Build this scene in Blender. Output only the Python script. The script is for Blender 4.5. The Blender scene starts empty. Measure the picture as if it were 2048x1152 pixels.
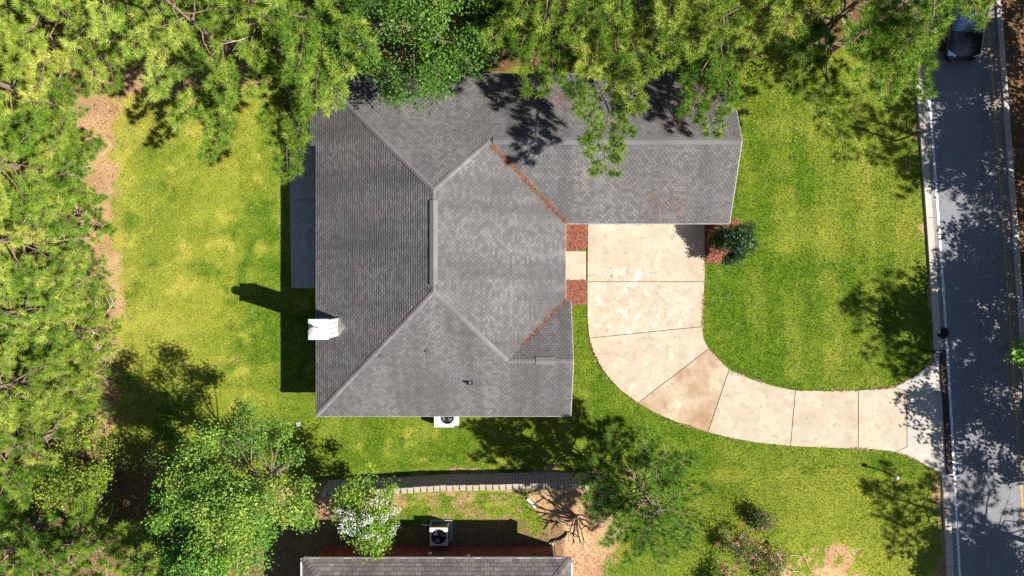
import bpy, math, random
import numpy as np
from mathutils import Vector, Matrix

# ------------------------------------------------------------------ camera, sky, sun, exposure
SC = bpy.context.scene
COL = SC.collection
R = math.radians
CAM_H, FPX = 36.0, 1369.0            # drone height, focal length in photo pixels (24 mm equivalent)

cd = bpy.data.cameras.new("camera"); cam = bpy.data.objects.new("camera", cd); COL.objects.link(cam)
cam.location = (0, 0, CAM_H); cam.rotation_euler = (0, 0, 0)
cd.sensor_width = 36.0; cd.lens = 36.0 * FPX / 2048.0; cd.clip_end = 2000.0; cd.clip_start = 0.1
SC.camera = cam

SUN_DIR = Vector((0.996, -0.319, 1.0)).normalized()      # towards the sun
elev = math.asin(SUN_DIR.z); azim = math.atan2(SUN_DIR.x, SUN_DIR.y)
w = bpy.data.worlds.new("World"); SC.world = w; w.use_nodes = True
nt = w.node_tree; bg = nt.nodes["Background"]
sky = nt.nodes.new("ShaderNodeTexSky"); sky.sky_type = 'NISHITA'; sky.sun_disc = False
sky.sun_elevation = elev; sky.sun_rotation = azim; sky.air_density = 1.0; sky.dust_density = 0.4; sky.ozone_density = 1.5
nt.links.new(sky.outputs[0], bg.inputs[0]); bg.inputs[1].default_value = 0.05

sl = bpy.data.lights.new("sun", 'SUN'); sl.energy = 5.0; sl.angle = R(0.5); sl.color = (1.0, 0.96, 0.89)
so = bpy.data.objects.new("sun", sl); COL.objects.link(so); so.location = (30, -10, 60)
so.rotation_euler = SUN_DIR.to_track_quat('Z', 'Y').to_euler()

SC.view_settings.view_transform = 'Standard'; SC.view_settings.look = 'None'
SC.view_settings.exposure = 1.15; SC.view_settings.gamma = 1.0; SC.view_settings.use_curve_mapping = False
SC.render.engine = 'CYCLES'
cy = SC.cycles
cy.max_bounces = 6; cy.diffuse_bounces = 2; cy.glossy_bounces = 2; cy.transmission_bounces = 3; cy.transparent_max_bounces = 4
cy.use_denoising = False
try:
    cy.denoising_input_passes = 'RGB_ALBEDO_NORMAL'; cy.denoising_prefilter = 'ACCURATE'
except Exception: pass
cy.use_adaptive_sampling = False

rnd = random.Random(7)
NP = np.random.default_rng(11)

def U(px, py, z=0.0):
    """world point of a photo pixel at height z (straight-down camera)"""
    k = (CAM_H - z) / FPX
    return ((px - 1024) * k, (576 - py) * k)
def UL(pts, z=0.0): return [U(a, b, z) for a, b in pts]

# ------------------------------------------------------------------ materials
def newmat(name):
    m = bpy.data.materials.new(name); m.use_nodes = True
    n = m.node_tree.nodes; l = m.node_tree.links
    return m, n, l, n["Principled BSDF"], n["Material Output"]
def node(n, t, **k):
    x = n.new("ShaderNode" + t)
    for a, b in k.items(): setattr(x, a, b)
    return x
def ramp(n, stops, interp='LINEAR'):
    r = n.new("ShaderNodeValToRGB"); cr = r.color_ramp; cr.interpolation = interp
    while len(cr.elements) > 1: cr.elements.remove(cr.elements[-1])
    cr.elements[0].position = stops[0][0]; cr.elements[0].color = (*stops[0][1], 1)
    for p, c in stops[1:]:
        e = cr.elements.new(p); e.color = (*c, 1)
    return r
def noise(n, l, scale, detail=4, rough=0.55, coord=None, vec=None, sc=None):
    x = n.new("ShaderNodeTexNoise"); x.inputs["Scale"].default_value = scale
    x.inputs["Detail"].default_value = detail; x.inputs["Roughness"].default_value = rough
    if vec is None:
        tc = n.new("ShaderNodeTexCoord"); vec = tc.outputs[coord or "Object"]
    if sc:
        mp = n.new("ShaderNodeMapping"); mp.inputs["Scale"].default_value = sc
        l.new(vec, mp.inputs[0]); vec = mp.outputs[0]
    l.new(vec, x.inputs["Vector"]); return x
def mixc(n, l, f, a, b, mode='MIX'):
    x = n.new("ShaderNodeMix"); x.data_type = 'RGBA'; x.blend_type = mode
    for s, v in ((0, f), (6, a), (7, b)):
        if isinstance(v, (int, float)): x.inputs[s].default_value = v
        elif isinstance(v, tuple): x.inputs[s].default_value = (*v, 1)
        else: l.new(v, x.inputs[s])
    return x.outputs[2]
def math_(n, l, op, a, b=0.0):
    x = n.new("ShaderNodeMath"); x.operation = op
    for s, v in ((0, a), (1, b)):
        if isinstance(v, (int, float)): x.inputs[s].default_value = v
        else: l.new(v, x.inputs[s])
    return x.outputs[0]
def bump(n, l, h, strength=0.3, dist=0.02):
    b = n.new("ShaderNodeBump"); b.inputs["Strength"].default_value = strength; b.inputs["Distance"].default_value = dist
    l.new(h, b.inputs["Height"]); return b.outputs[0]
def ramp_out(n, l, v, a, b, lo, hi):
    x = n.new("ShaderNodeMapRange"); x.inputs[1].default_value = a; x.inputs[2].default_value = b
    x.inputs[3].default_value = lo; x.inputs[4].default_value = hi; l.new(v, x.inputs[0]); return x.outputs[0]
def plain(name, col, rough=0.6, metal=0.0, var=0.12, scale=6.0, bumps=0.0, spec=0.5):
    m, n, l, p, o = newmat(name)
    nz = noise(n, l, scale, 5)
    lo = tuple(c * (1 - var) for c in col); hi = tuple(min(1, c * (1 + var)) for c in col)
    r = ramp(n, [(0.3, lo), (0.7, hi)]); l.new(nz.outputs[0], r.inputs[0]); l.new(r.outputs[0], p.inputs["Base Color"])
    p.inputs["Roughness"].default_value = rough; p.inputs["Metallic"].default_value = metal
    p.inputs["Specular IOR Level"].default_value = spec
    if bumps: l.new(bump(n, l, noise(n, l, scale * 8, 4).outputs[0], bumps, 0.01), p.inputs["Normal"])
    return m
def leafmat(name, stops, trans=0.2, rough=0.6, hue=0.0, spec=0.12):
    """foliage: colour picked per leaf or needle clump by the mesh attribute 'rnd'"""
    m, n, l, p, o = newmat(name)
    at = node(n, "Attribute", attribute_name="rnd"); oi = node(n, "ObjectInfo")
    v = math_(n, l, 'ADD', at.outputs["Fac"], math_(n, l, 'MULTIPLY', math_(n, l, 'SUBTRACT', oi.outputs["Random"], 0.5), 0.22 if not hue else hue))
    r = ramp(n, stops); l.new(v, r.inputs[0]); c = r.outputs[0]
    if not hue:
        hs = n.new('ShaderNodeHueSaturation'); l.new(c, hs.inputs['Color']); l.new(ramp_out(n, l, math_(n, l, 'FRACT', math_(n, l, 'MULTIPLY', oi.outputs['Random'], 5.7)), 0, 1, 0.485, 0.514), hs.inputs['Hue']); c = hs.outputs[0]
    l.new(c, p.inputs["Base Color"]); p.inputs["Roughness"].default_value = rough
    p.inputs["Specular IOR Level"].default_value = spec
    tb = n.new("ShaderNodeBsdfTranslucent")
    l.new(mixc(n, l, 0.5, c, (0.22, 0.30, 0.02)), tb.inputs["Color"])
    mx = n.new("ShaderNodeMixShader"); mx.inputs[0].default_value = trans
    l.new(p.outputs[0], mx.inputs[1]); l.new(tb.outputs[0], mx.inputs[2]); l.new(mx.outputs[0], o.inputs[0])
    return m

M = {}
M['pine'] = leafmat("pine_needles", [(0.0, (0.03, 0.095, 0.010)), (0.35, (0.115, 0.225, 0.022)), (0.7, (0.26, 0.37, 0.048)), (1.0, (0.50, 0.53, 0.11))], 0.12, 0.6)
M['pine_young'] = leafmat("young_pine_needles", [(0.0, (0.03, 0.10, 0.014)), (0.5, (0.11, 0.23, 0.028)), (1.0, (0.27, 0.40, 0.05))], 0.18, 0.6)
M['oak'] = leafmat("oak_leaves", [(0.0, (0.022, 0.075, 0.012)), (0.5, (0.07, 0.175, 0.02)), (0.9, (0.15, 0.29, 0.03)), (1.0, (0.26, 0.36, 0.06))], 0.18, 0.5, spec=0.25)
M['gum'] = leafmat("hardwood_leaves", [(0.0, (0.02, 0.075, 0.014)), (0.4, (0.07, 0.18, 0.026)), (0.8, (0.17, 0.31, 0.04)), (1.0, (0.34, 0.43, 0.07))], 0.14, 0.55)
M['vine'] = leafmat("vine_leaves", [(0.0, (0.07, 0.14, 0.015)), (0.5, (0.20, 0.29, 0.025)), (1.0, (0.46, 0.44, 0.04))], 0.22, 0.6)
M['myrtle'] = leafmat("crape_myrtle_leaves", [(0.0, (0.03, 0.10, 0.015)), (0.5, (0.11, 0.23, 0.025)), (1.0, (0.28, 0.44, 0.04))], 0.22, 0.5)
M['camellia'] = leafmat("camellia_leaves", [(0.0, (0.010, 0.035, 0.014)), (0.7, (0.025, 0.075, 0.025)), (0.86, (0.05, 0.12, 0.03)), (0.9, (0.22, 0.36, 0.03)), (1.0, (0.30, 0.44, 0.04))], 0.12, 0.45, hue=0.001, spec=0.25)
M['white_flower'] = leafmat("white_petals", [(0.0, (0.50, 0.52, 0.48)), (1.0, (0.76, 0.75, 0.70))], 0.2, 0.6)
M['pink_flower'] = leafmat("pink_petals", [(0.0, (0.60, 0.08, 0.22)), (0.6, (0.74, 0.20, 0.34)), (1.0, (0.85, 0.45, 0.5))], 0.2, 0.6)
M['shrub'] = leafmat("rose_leaves", [(0.0, (0.03, 0.06, 0.02)), (0.5, (0.08, 0.12, 0.03)), (1.0, (0.20, 0.20, 0.06))], 0.2, 0.5)
M['straw'] = leafmat("pine_straw", [(0.0, (0.09, 0.03, 0.02)), (0.5, (0.26, 0.085, 0.05)), (1.0, (0.42, 0.20, 0.12))], 0.05, 0.7, hue=0.001)
M['valley_straw'] = leafmat("valley_straw", [(0.0, (0.06, 0.024, 0.014)), (0.5, (0.20, 0.075, 0.035)), (1.0, (0.36, 0.17, 0.075))], 0.05, 0.7, hue=0.001)
M['grass'] = leafmat("grass_blades", [(0.0, (0.014, 0.05, 0.004)), (0.25, (0.085, 0.165, 0.010)), (0.55, (0.20, 0.265, 0.022)), (0.8, (0.38, 0.38, 0.05)), (0.93, (0.45, 0.40, 0.08)), (1.0, (0.52, 0.42, 0.18))], 0.15, 0.6, hue=0.001, spec=0.2)
M['bark'] = plain("pine_bark", (0.19, 0.135, 0.095), 0.9, var=0.4, scale=9, bumps=0.5, spec=0.1)
M['twig'] = plain("dead_twig", (0.46, 0.36, 0.25), 0.85, var=0.25, scale=9, spec=0.1)
M['myrtle_bark'] = plain("pruned_bark", (0.36, 0.27, 0.18), 0.8, var=0.35, scale=8, spec=0.2)
M['white_metal'] = plain("white_painted_metal", (0.42, 0.44, 0.455), 0.42, var=0.04, scale=4)
M['galv'] = plain("galvanised_cap", (0.62, 0.57, 0.53), 0.45, metal=0.35, var=0.15, scale=9)
M['black'] = plain("black_plastic", (0.012, 0.012, 0.014), 0.45, var=0.2)
M['dark_metal'] = plain("dark_painted_metal", (0.016, 0.017, 0.02), 0.4, metal=0.3, var=0.2)
M['fan'] = plain("fan_blade_metal", (0.42, 0.43, 0.45), 0.3, metal=0.7, var=0.2)
M['beige'] = plain("beige_cabinet", (0.50, 0.46, 0.38), 0.5, var=0.08)
M['trim'] = plain("white_trim", (0.76, 0.75, 0.72), 0.55, var=0.06)
M['grey_trim'] = plain("grey_drip_edge", (0.33, 0.32, 0.31), 0.5, var=0.1)
M['glass'] = plain("window_glass", (0.02, 0.025, 0.03), 0.08, var=0.1, spec=0.8)
M['rubber'] = plain("brown_rubber", (0.045, 0.022, 0.018), 0.8, var=0.25, scale=12, bumps=0.4, spec=0.2)
M['iron'] = plain("cast_iron", (0.03, 0.03, 0.034), 0.5, metal=0.5, var=0.4, scale=14, bumps=0.4)
M['ridge_vent'] = plain("ridge_vent_plastic", (0.07, 0.07, 0.07), 0.8, var=0.2, scale=10, bumps=0.3, spec=0.2)
M['cricket'] = plain("weathered_flashing", (0.17, 0.14, 0.125), 0.6, var=0.2)
M['clay'] = plain("concrete_splash", (0.34, 0.34, 0.34), 0.7, var=0.1)
M['dish'] = plain("pale_plastic", (0.74, 0.76, 0.80), 0.4, var=0.05)
M['car_paint'] = plain("black_car_paint", (0.006, 0.008, 0.014), 0.12, metal=0.2, var=0.1, spec=0.9)
M['car_glass'] = plain("car_glass", (0.13, 0.20, 0.30), 0.04, metal=0.6, var=0.05, spec=1.0)  # blue tint and metallic value paint in the sky's reflection
M['lamp_glass'] = plain("headlight_lens", (0.55, 0.6, 0.68), 0.08, metal=0.3, var=0.05, spec=1.0)
M['chrome'] = plain("chrome", (0.7, 0.7, 0.72), 0.12, metal=1.0, var=0.03)
M['tyre'] = plain("tyre_rubber", (0.015, 0.015, 0.016), 0.85, var=0.2, spec=0.2)
M['yellow_paint'] = plain("worn_yellow_paint", (0.36, 0.235, 0.07), 0.8, var=0.4, scale=7)
M['white_paint'] = plain("worn_white_paint", (0.58, 0.58, 0.58), 0.7, var=0.3, scale=9)

def mat_shingle(name, base, streak, lo=0.74, hi=1.22, warm=(1.07, 1.0, 0.95)):
    m, n, l, p, o = newmat(name)
    at = node(n, "Attribute", attribute_name="rnd"); oi = node(n, "ObjectInfo")
    f = math_(n, l, 'FRACT', math_(n, l, 'ADD', at.outputs["Fac"], math_(n, l, 'MULTIPLY', oi.outputs["Random"], 7.31)))
    r = ramp(n, [(0.0, tuple(c * lo for c in base)), (0.45, base), (0.8, tuple(c * hi * k for c, k in zip(base, warm))), (1.0, tuple(c * hi * 1.05 for c in base))])
    l.new(f, r.inputs[0])
    geo = node(n, "NewGeometry")
    big = noise(n, l, 0.35, 3, 0.5, vec=geo.outputs["Position"])
    st = noise(n, l, 1.0, 3, 0.5, vec=geo.outputs["Position"], sc=streak)
    c = mixc(n, l, ramp_out(n, l, big.outputs[0], 0.38, 0.70, 0.0, 0.6), r.outputs[0], tuple(c * 0.55 for c in base))
    c = mixc(n, l, ramp_out(n, l, st.outputs[0], 0.45, 0.72, 0.0, 0.6), c, tuple(c * 0.42 for c in base))
    gr = noise(n, l, 70, 2, 0.7, vec=geo.outputs["Position"])
    c = mixc(n, l, ramp_out(n, l, gr.outputs[0], 0.3, 0.7, 0.0, 0.4), c, tuple(c * 0.6 for c in base))
    l.new(c, p.inputs["Base Color"]); p.inputs["Roughness"].default_value = 0.92; p.inputs["Specular IOR Level"].default_value = 0.15
    l.new(bump(n, l, gr.outputs[0], 0.4, 0.006), p.inputs["Normal"])
    return m
SH = (0.138, 0.132, 0.130)
M['sh_ns'] = mat_shingle("shingle_grey_ns", SH, (1.3, 0.12, 0.12))
M['sh_ew'] = mat_shingle("shingle_grey_ew", SH, (0.12, 1.3, 0.12))
M['sh_cap'] = mat_shingle("shingle_cap", (0.175, 0.168, 0.167), (0.3, 0.3, 0.3), 0.9, 1.1)
M['sh_nb'] = mat_shingle("shingle_brown_grey", (0.14, 0.122, 0.115), (1.3, 0.12, 0.12), 0.7, 1.25)
M['deck'] = plain("roof_underlay", (0.035, 0.032, 0.03), 0.95, var=0.2, spec=0.1)

def mat_concrete(name, base, stain, rust, amt, crack=False):
    m, n, l, p, o = newmat(name)
    geo = node(n, "NewGeometry"); P = geo.outputs["Position"]
    a = noise(n, l, 0.55, 5, 0.6, vec=P); b = noise(n, l, 2.4, 6, 0.65, vec=P); g = noise(n, l, 60, 3, 0.7, vec=P)
    c = mixc(n, l, ramp_out(n, l, a.outputs[0], 0.42, 0.68, 0, amt), base, rust)
    c = mixc(n, l, ramp_out(n, l, b.outputs[0], 0.5, 0.78, 0, 0.65), c, stain)
    w1 = noise(n, l, 0.9, 5, 0.7, vec=P, sc=(1.5, 0.8, 1))
    c = mixc(n, l, ramp_out(n, l, w1.outputs[0], 0.60, 0.70, 0, 0.65), c, tuple(min(0.8, x * 1.5 + 0.03) for x in base))
    c = mixc(n, l, ramp_out(n, l, g.outputs[0], 0.35, 0.7, 0, 0.3), c, tuple(x * 0.6 for x in base))
    sp_ = noise(n, l, 1.7, 2, 0.4, vec=P); c = mixc(n, l, ramp_out(n, l, sp_.outputs[0], 0.70, 0.74, 0, 0.35), c, tuple(x * 0.35 for x in base))
    if crack:
        pale = noise(n, l, 1.9, 6, 0.75, vec=P); near = node(n, 'VectorMath', operation='DISTANCE'); l.new(P, near.inputs[0]); near.inputs[1].default_value = (6.6, -0.8, 0.05)
        c = mixc(n, l, math_(n, l, 'MULTIPLY', ramp_out(n, l, pale.outputs[0], 0.52, 0.62, 0, 0.6), ramp_out(n, l, near.outputs['Value'], 1.2, 3.4, 1, 0)), c, (0.62, 0.58, 0.52))
        vo = n.new("ShaderNodeTexVoronoi"); vo.feature = 'DISTANCE_TO_EDGE'; vo.inputs["Scale"].default_value = 0.23
        wv = noise(n, l, 1.2, 4, vec=P); add = n.new("ShaderNodeVectorMath"); add.operation = 'ADD'
        l.new(P, add.inputs[0]); sc = n.new("ShaderNodeVectorMath"); sc.operation = 'SCALE'; sc.inputs[3].default_value = 0.8
        l.new(wv.outputs["Color"], sc.inputs[0]); l.new(sc.outputs[0], add.inputs[1]); l.new(add.outputs[0], vo.inputs["Vector"])
        msk = noise(n, l, 0.3, 2, vec=P)
        k = math_(n, l, 'MULTIPLY', ramp_out(n, l, vo.outputs["Distance"], 0.0, 0.004, 0.55, 0.0), ramp_out(n, l, msk.outputs[0], 0.48, 0.55, 0, 1))
        c = mixc(n, l, k, c, tuple(x * 0.3 for x in base))
    l.new(c, p.inputs["Base Color"]); p.inputs["Roughness"].default_value = 0.85; p.inputs["Specular IOR Level"].default_value = 0.25
    l.new(bump(n, l, g.outputs[0], 0.25, 0.006), p.inputs["Normal"])
    return m
M['drive'] = mat_concrete("driveway_concrete", (0.405, 0.352, 0.268), (0.24, 0.18, 0.12), (0.36, 0.285, 0.19), 0.9, True)
M['drive_rust'] = mat_concrete("rust_stained_concrete", (0.41, 0.325, 0.23), (0.18, 0.115, 0.075), (0.28, 0.165, 0.085), 1.0, True)
M['kerb'] = mat_concrete("kerb_concrete", (0.42, 0.385, 0.335), (0.24, 0.21, 0.18), (0.34, 0.30, 0.25), 0.6)
M['gutter'] = mat_concrete("gutter_concrete", (0.24, 0.215, 0.19), (0.14, 0.125, 0.11), (0.2, 0.17, 0.14), 0.6)
M['patio'] = mat_concrete("patio_concrete", (0.38, 0.37, 0.35), (0.25, 0.24, 0.23), (0.33, 0.31, 0.28), 0.5)
M['block'] = mat_concrete("wall_block", (0.44, 0.37, 0.32), (0.28, 0.23, 0.20), (0.38, 0.30, 0.24), 0.6)
M['cap_block'] = mat_concrete("cap_block", (0.37, 0.315, 0.24), (0.24, 0.19, 0.14), (0.31, 0.245, 0.175), 0.5)

def mat_asphalt():
    m, n, l, p, o = newmat("asphalt")
    geo = node(n, "NewGeometry"); P = geo.outputs["Position"]
    g = noise(n, l, 28, 3, 0.8, vec=P); b = noise(n, l, 0.5, 5, 0.6, vec=P); s = noise(n, l, 0.8, 3, 0.5, vec=P, sc=(1.6, 0.08, 1))
    r = ramp(n, [(0.3, (0.115, 0.117, 0.125)), (0.55, (0.18, 0.182, 0.19)), (0.78, (0.305, 0.305, 0.312))]); l.new(g.outputs[0], r.inputs[0])
    c = mixc(n, l, ramp_out(n, l, b.outputs[0], 0.4, 0.7, 0, 0.5), r.outputs[0], (0.215, 0.217, 0.225))
    c = mixc(n, l, ramp_out(n, l, s.outputs[0], 0.5, 0.7, 0, 0.5), c, (0.13, 0.125, 0.122))
    vo = n.new("ShaderNodeTexVoronoi"); vo.feature = 'DISTANCE_TO_EDGE'; vo.inputs["Scale"].default_value = 0.2
    wv = noise(n, l, 0.8, 5, vec=P); add = n.new("ShaderNodeVectorMath"); add.operation = 'ADD'; l.new(P, add.inputs[0]); l.new(wv.outputs["Color"], add.inputs[1])
    l.new(add.outputs[0], vo.inputs["Vector"])
    k = math_(n, l, 'MULTIPLY', ramp_out(n, l, vo.outputs["Distance"], 0.0, 0.003, 0.5, 0.0), ramp_out(n, l, b.outputs[0], 0.5, 0.56, 0, 1))
    c = mixc(n, l, k, c, (0.02, 0.02, 0.02))
    l.new(c, p.inputs["Base Color"]); p.inputs["Roughness"].default_value = 0.9; p.inputs["Specular IOR Level"].default_value = 0.25
    l.new(bump(n, l, g.outputs[0], 0.5, 0.01), p.inputs["Normal"])
    return m
M['asphalt'] = mat_asphalt()

def mat_brick(name, dark, light):
    m, n, l, p, o = newmat(name)
    at = node(n, "Attribute", attribute_name="rnd"); oi = node(n, "ObjectInfo")
    r = ramp(n, [(0.0, dark), (0.6, light), (1.0, tuple(c * 1.3 for c in light))]); l.new(at.outputs["Fac"], r.inputs[0])
    g = noise(n, l, 40, 3); c = mixc(n, l, ramp_out(n, l, g.outputs[0], 0.3, 0.7, 0, 0.4), r.outputs[0], tuple(c * 0.6 for c in dark))
    l.new(c, p.inputs["Base Color"]); p.inputs["Roughness"].default_value = 0.9; p.inputs["Specular IOR Level"].default_value = 0.2
    return m
M['brick'] = mat_brick("red_brick", (0.20, 0.05, 0.035), (0.33, 0.095, 0.065))
def mat_brickwall():
    m, n, l, p, o = newmat("house_brick")
    geo = node(n, "NewGeometry"); s = node(n, "SeparateXYZ"); l.new(geo.outputs["Position"], s.inputs[0]); cb = node(n, "CombineXYZ")
    l.new(math_(n, l, 'ADD', s.outputs[0], s.outputs[1]), cb.inputs[0]); l.new(s.outputs[2], cb.inputs[1])
    b = n.new("ShaderNodeTexBrick"); l.new(cb.outputs[0], b.inputs["Vector"]); b.inputs["Scale"].default_value = 1.0
    b.inputs["Brick Width"].default_value = 0.2; b.inputs["Row Height"].default_value = 0.075; b.inputs["Mortar Size"].default_value = 0.006
    b.inputs["Color1"].default_value = (0.26, 0.075, 0.05, 1); b.inputs["Color2"].default_value = (0.36, 0.12, 0.08, 1); b.inputs["Mortar"].default_value = (0.36, 0.31, 0.27, 1)
    l.new(b.outputs["Color"], p.inputs["Base Color"]); p.inputs["Roughness"].default_value = 0.9; l.new(bump(n, l, b.outputs["Fac"], -0.5, 0.01), p.inputs["Normal"])
    return m
M['brick_wall'] = mat_brickwall()
M['mortar'] = plain("mortar", (0.34, 0.27, 0.23), 0.95, var=0.15, spec=0.1)

def mat_ground():
    m, n, l, p, o = newmat("yard_ground")
    at = node(n, "Attribute", attribute_name="mask"); sp = node(n, "SeparateColor"); l.new(at.outputs["Color"], sp.inputs[0])
    geo = node(n, "NewGeometry"); P = geo.outputs["Position"]
    fine = noise(n, l, 16, 4, 0.75, vec=P); mid = noise(n, l, 2.2, 5, 0.65, vec=P); big = noise(n, l, 0.45, 4, 0.6, vec=P)
    # grass seen between the blades
    gr = ramp(n, [(0.3, (0.025, 0.07, 0.004)), (0.5, (0.075, 0.14, 0.007)), (0.72, (0.19, 0.25, 0.016))])
    l.new(math_(n, l, 'ADD', math_(n, l, 'MULTIPLY', fine.outputs[0], 0.6), math_(n, l, 'MULTIPLY', mid.outputs[0], 0.4)), gr.inputs[0])
    g = mixc(n, l, math_(n, l, 'MULTIPLY', sp.outputs[1], 0.8), gr.outputs[0], (0.33, 0.30, 0.045))
    # bare sandy soil and straw
    so_ = ramp(n, [(0.3, (0.19, 0.105, 0.055)), (0.5, (0.36, 0.22, 0.115)), (0.7, (0.52, 0.36, 0.21))])
    l.new(math_(n, l, 'ADD', math_(n, l, 'MULTIPLY', fine.outputs[0], 0.5), math_(n, l, 'MULTIPLY', big.outputs[0], 0.5)), so_.inputs[0])
    lit = ramp(n, [(0.3, (0.05, 0.03, 0.016)), (0.55, (0.15, 0.085, 0.04)), (0.75, (0.30, 0.20, 0.11))])
    l.new(math_(n, l, 'ADD', math_(n, l, 'MULTIPLY', fine.outputs[0], 0.6), math_(n, l, 'MULTIPLY', mid.outputs[0], 0.4)), lit.inputs[0])
    s = mixc(n, l, sp.outputs[2], so_.outputs[0], lit.outputs[0])
    wgt = math_(n, l, 'ADD', sp.outputs[0], math_(n, l, 'MULTIPLY', math_(n, l, 'SUBTRACT', mid.outputs[0], 0.5), 1.1))
    c = mixc(n, l, ramp_out(n, l, wgt, 0.25, 0.75, 0, 1), s, g)
    l.new(c, p.inputs["Base Color"]); p.inputs["Roughness"].default_value = 0.95; p.inputs["Specular IOR Level"].default_value = 0.1
    l.new(bump(n, l, fine.outputs[0], 0.6, 0.05), p.inputs["Normal"])
    return m
M['ground'] = mat_ground()

# ------------------------------------------------------------------ object helpers
def tag(o, label=None, cat=None, group=None, kind=None):
    if label: o["label"] = label
    if cat: o["category"] = cat
    if group: o["group"] = group
    if kind: o["kind"] = kind
    return o
def link(name, mesh, mat=None, parent=None):
    o = bpy.data.objects.new(name, mesh); COL.objects.link(o)
    if mat is not None and len(mesh.materials) == 0: mesh.materials.append(mat)
    if parent: o.parent = parent
    return o
def empty(name, loc=(0, 0, 0), rz=0.0):
    o = bpy.data.objects.new(name, None); COL.objects.link(o); o.location = loc; o.rotation_euler = (0, 0, rz)
    o.empty_display_size = 0.3; return o
class MB:
    def __init__(s): s.v = []; s.f = []; s.a = []
    def add(s, vs, fs, a=0.5):
        k = len(s.v); s.v += [tuple(x) for x in vs]; s.f += [tuple(i + k for i in f) for f in fs]; s.a += [a] * len(fs); return s
    def box(s, x0, x1, y0, y1, z0, z1, a=0.5, rz=0.0, c=None):
        vs = [(x, y, z) for z in (z0, z1) for x, y in ((x0, y0), (x1, y0), (x1, y1), (x0, y1))]
        if rz:
            cx, cy_ = c or ((x0 + x1) / 2, (y0 + y1) / 2); ca, sa = math.cos(rz), math.sin(rz)
            vs = [(cx + (x - cx) * ca - (y - cy_) * sa, cy_ + (x - cx) * sa + (y - cy_) * ca, z) for x, y, z in vs]
        return s.add(vs, [(3, 2, 1, 0), (4, 5, 6, 7), (0, 1, 5, 4), (1, 2, 6, 5), (2, 3, 7, 6), (3, 0, 4, 7)], a)
    def bbox(s, x0, x1, y0, y1, z0, z1, b=0.02, a=0.5):
        """box with a bevelled top edge"""
        vs = [(x0, y0, z0), (x1, y0, z0), (x1, y1, z0), (x0, y1, z0), (x0, y0, z1 - b), (x1, y0, z1 - b), (x1, y1, z1 - b), (x0, y1, z1 - b),
              (x0 + b, y0 + b, z1), (x1 - b, y0 + b, z1), (x1 - b, y1 - b, z1), (x0 + b, y1 - b, z1)]
        fs = [(3, 2, 1, 0), (8, 9, 10, 11)]
        for i in range(4):
            j = (i + 1) % 4; fs += [(i, j, 4 + j, 4 + i), (4 + i, 4 + j, 8 + j, 8 + i)]
        return s.add(vs, fs, a)
    def prism(s, poly, z0, z1, b=0.0, a=0.5):
        """closed slab over a counter-clockwise outline"""
        ar = sum(poly[i][0] * poly[(i + 1) % len(poly)][1] - poly[(i + 1) % len(poly)][0] * poly[i][1] for i in range(len(poly)))
        if ar < 0: poly = poly[::-1]
        n = len(poly); vs = [(x, y, z0) for x, y in poly]; fs = [tuple(range(n - 1, -1, -1))]
        if b:
            ins = inset(poly, b)
            vs += [(x, y, z1 - b) for x, y in poly] + [(x, y, z1) for x, y in ins]
            for i in range(n):
                j = (i + 1) % n; fs += [(i, j, n + j, n + i), (n + i, n + j, 2 * n + j, 2 * n + i)]
            fs.append(tuple(range(2 * n, 3 * n)))
        else:
            vs += [(x, y, z1) for x, y in poly]
            for i in range(n):
                j = (i + 1) % n; fs.append((i, j, n + j, n + i))
            fs.append(tuple(range(n, 2 * n)))
        return s.add(vs, fs, a)
    def tube(s, pts, rad, n=6, cap=True, a=0.5):
        pts = [Vector(p) for p in pts]; k = len(s.v); N = len(pts)
        if isinstance(rad, (int, float)): rad = [rad] * N
        up = Vector((0, 0, 1))
        for i, p in enumerate(pts):
            d = (pts[min(i + 1, N - 1)] - pts[max(i - 1, 0)])
            d = d.normalized() if d.length > 1e-9 else up
            u = d.cross(Vector((0.3, 0.9, 0.1)) if abs(d.z) > 0.9 else up).normalized(); v = d.cross(u)
            for j in range(n):
                t = 2 * math.pi * j / n; q = p + (u * math.cos(t) + v * math.sin(t)) * rad[i]
                s.v.append((q.x, q.y, q.z))
        for i in range(N - 1):
            for j in range(n):
                a0 = k + i * n + j; a1 = k + i * n + (j + 1) % n
                s.f.append((a0, a1, a1 + n, a0 + n)); s.a.append(a)
        if cap:
            s.f.append(tuple(k + j for j in range(n))); s.a.append(a)
            s.f.append(tuple(k + (N - 1) * n + j for j in range(n - 1, -1, -1))); s.a.append(a)
        return s
    def lathe(s, prof, cx, cy_, n=20, a=0.5):
        k = len(s.v); N = len(prof)
        for r, z in prof:
            for j in range(n):
                t = 2 * math.pi * j / n; s.v.append((cx + r * math.cos(t), cy_ + r * math.sin(t), z))
        for i in range(N - 1):
            for j in range(n):
                a0 = k + i * n + j; a1 = k + i * n + (j + 1) % n
                s.f.append((a0, a1, a1 + n, a0 + n)); s.a.append(a)
        s.f.append(tuple(k + j for j in range(n - 1, -1, -1))); s.a.append(a)
        s.f.append(tuple(k + (N - 1) * n + j for j in range(n))); s.a.append(a)
        return s
    def mesh(s, name, smooth=False, attr=False):
        m = bpy.data.meshes.new(name); m.from_pydata(s.v, [], s.f)
        if attr:
            at = m.attributes.new("rnd", 'FLOAT', 'FACE'); at.data.foreach_set("value", np.array(s.a, dtype=np.float32))
        if smooth: m.polygons.foreach_set("use_smooth", [True] * len(m.polygons))
        m.update(); return m
    def build(s, name, mat, parent=None, smooth=False, attr=False):
        return link(name, s.mesh(name, smooth, attr), mat, parent)
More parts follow.
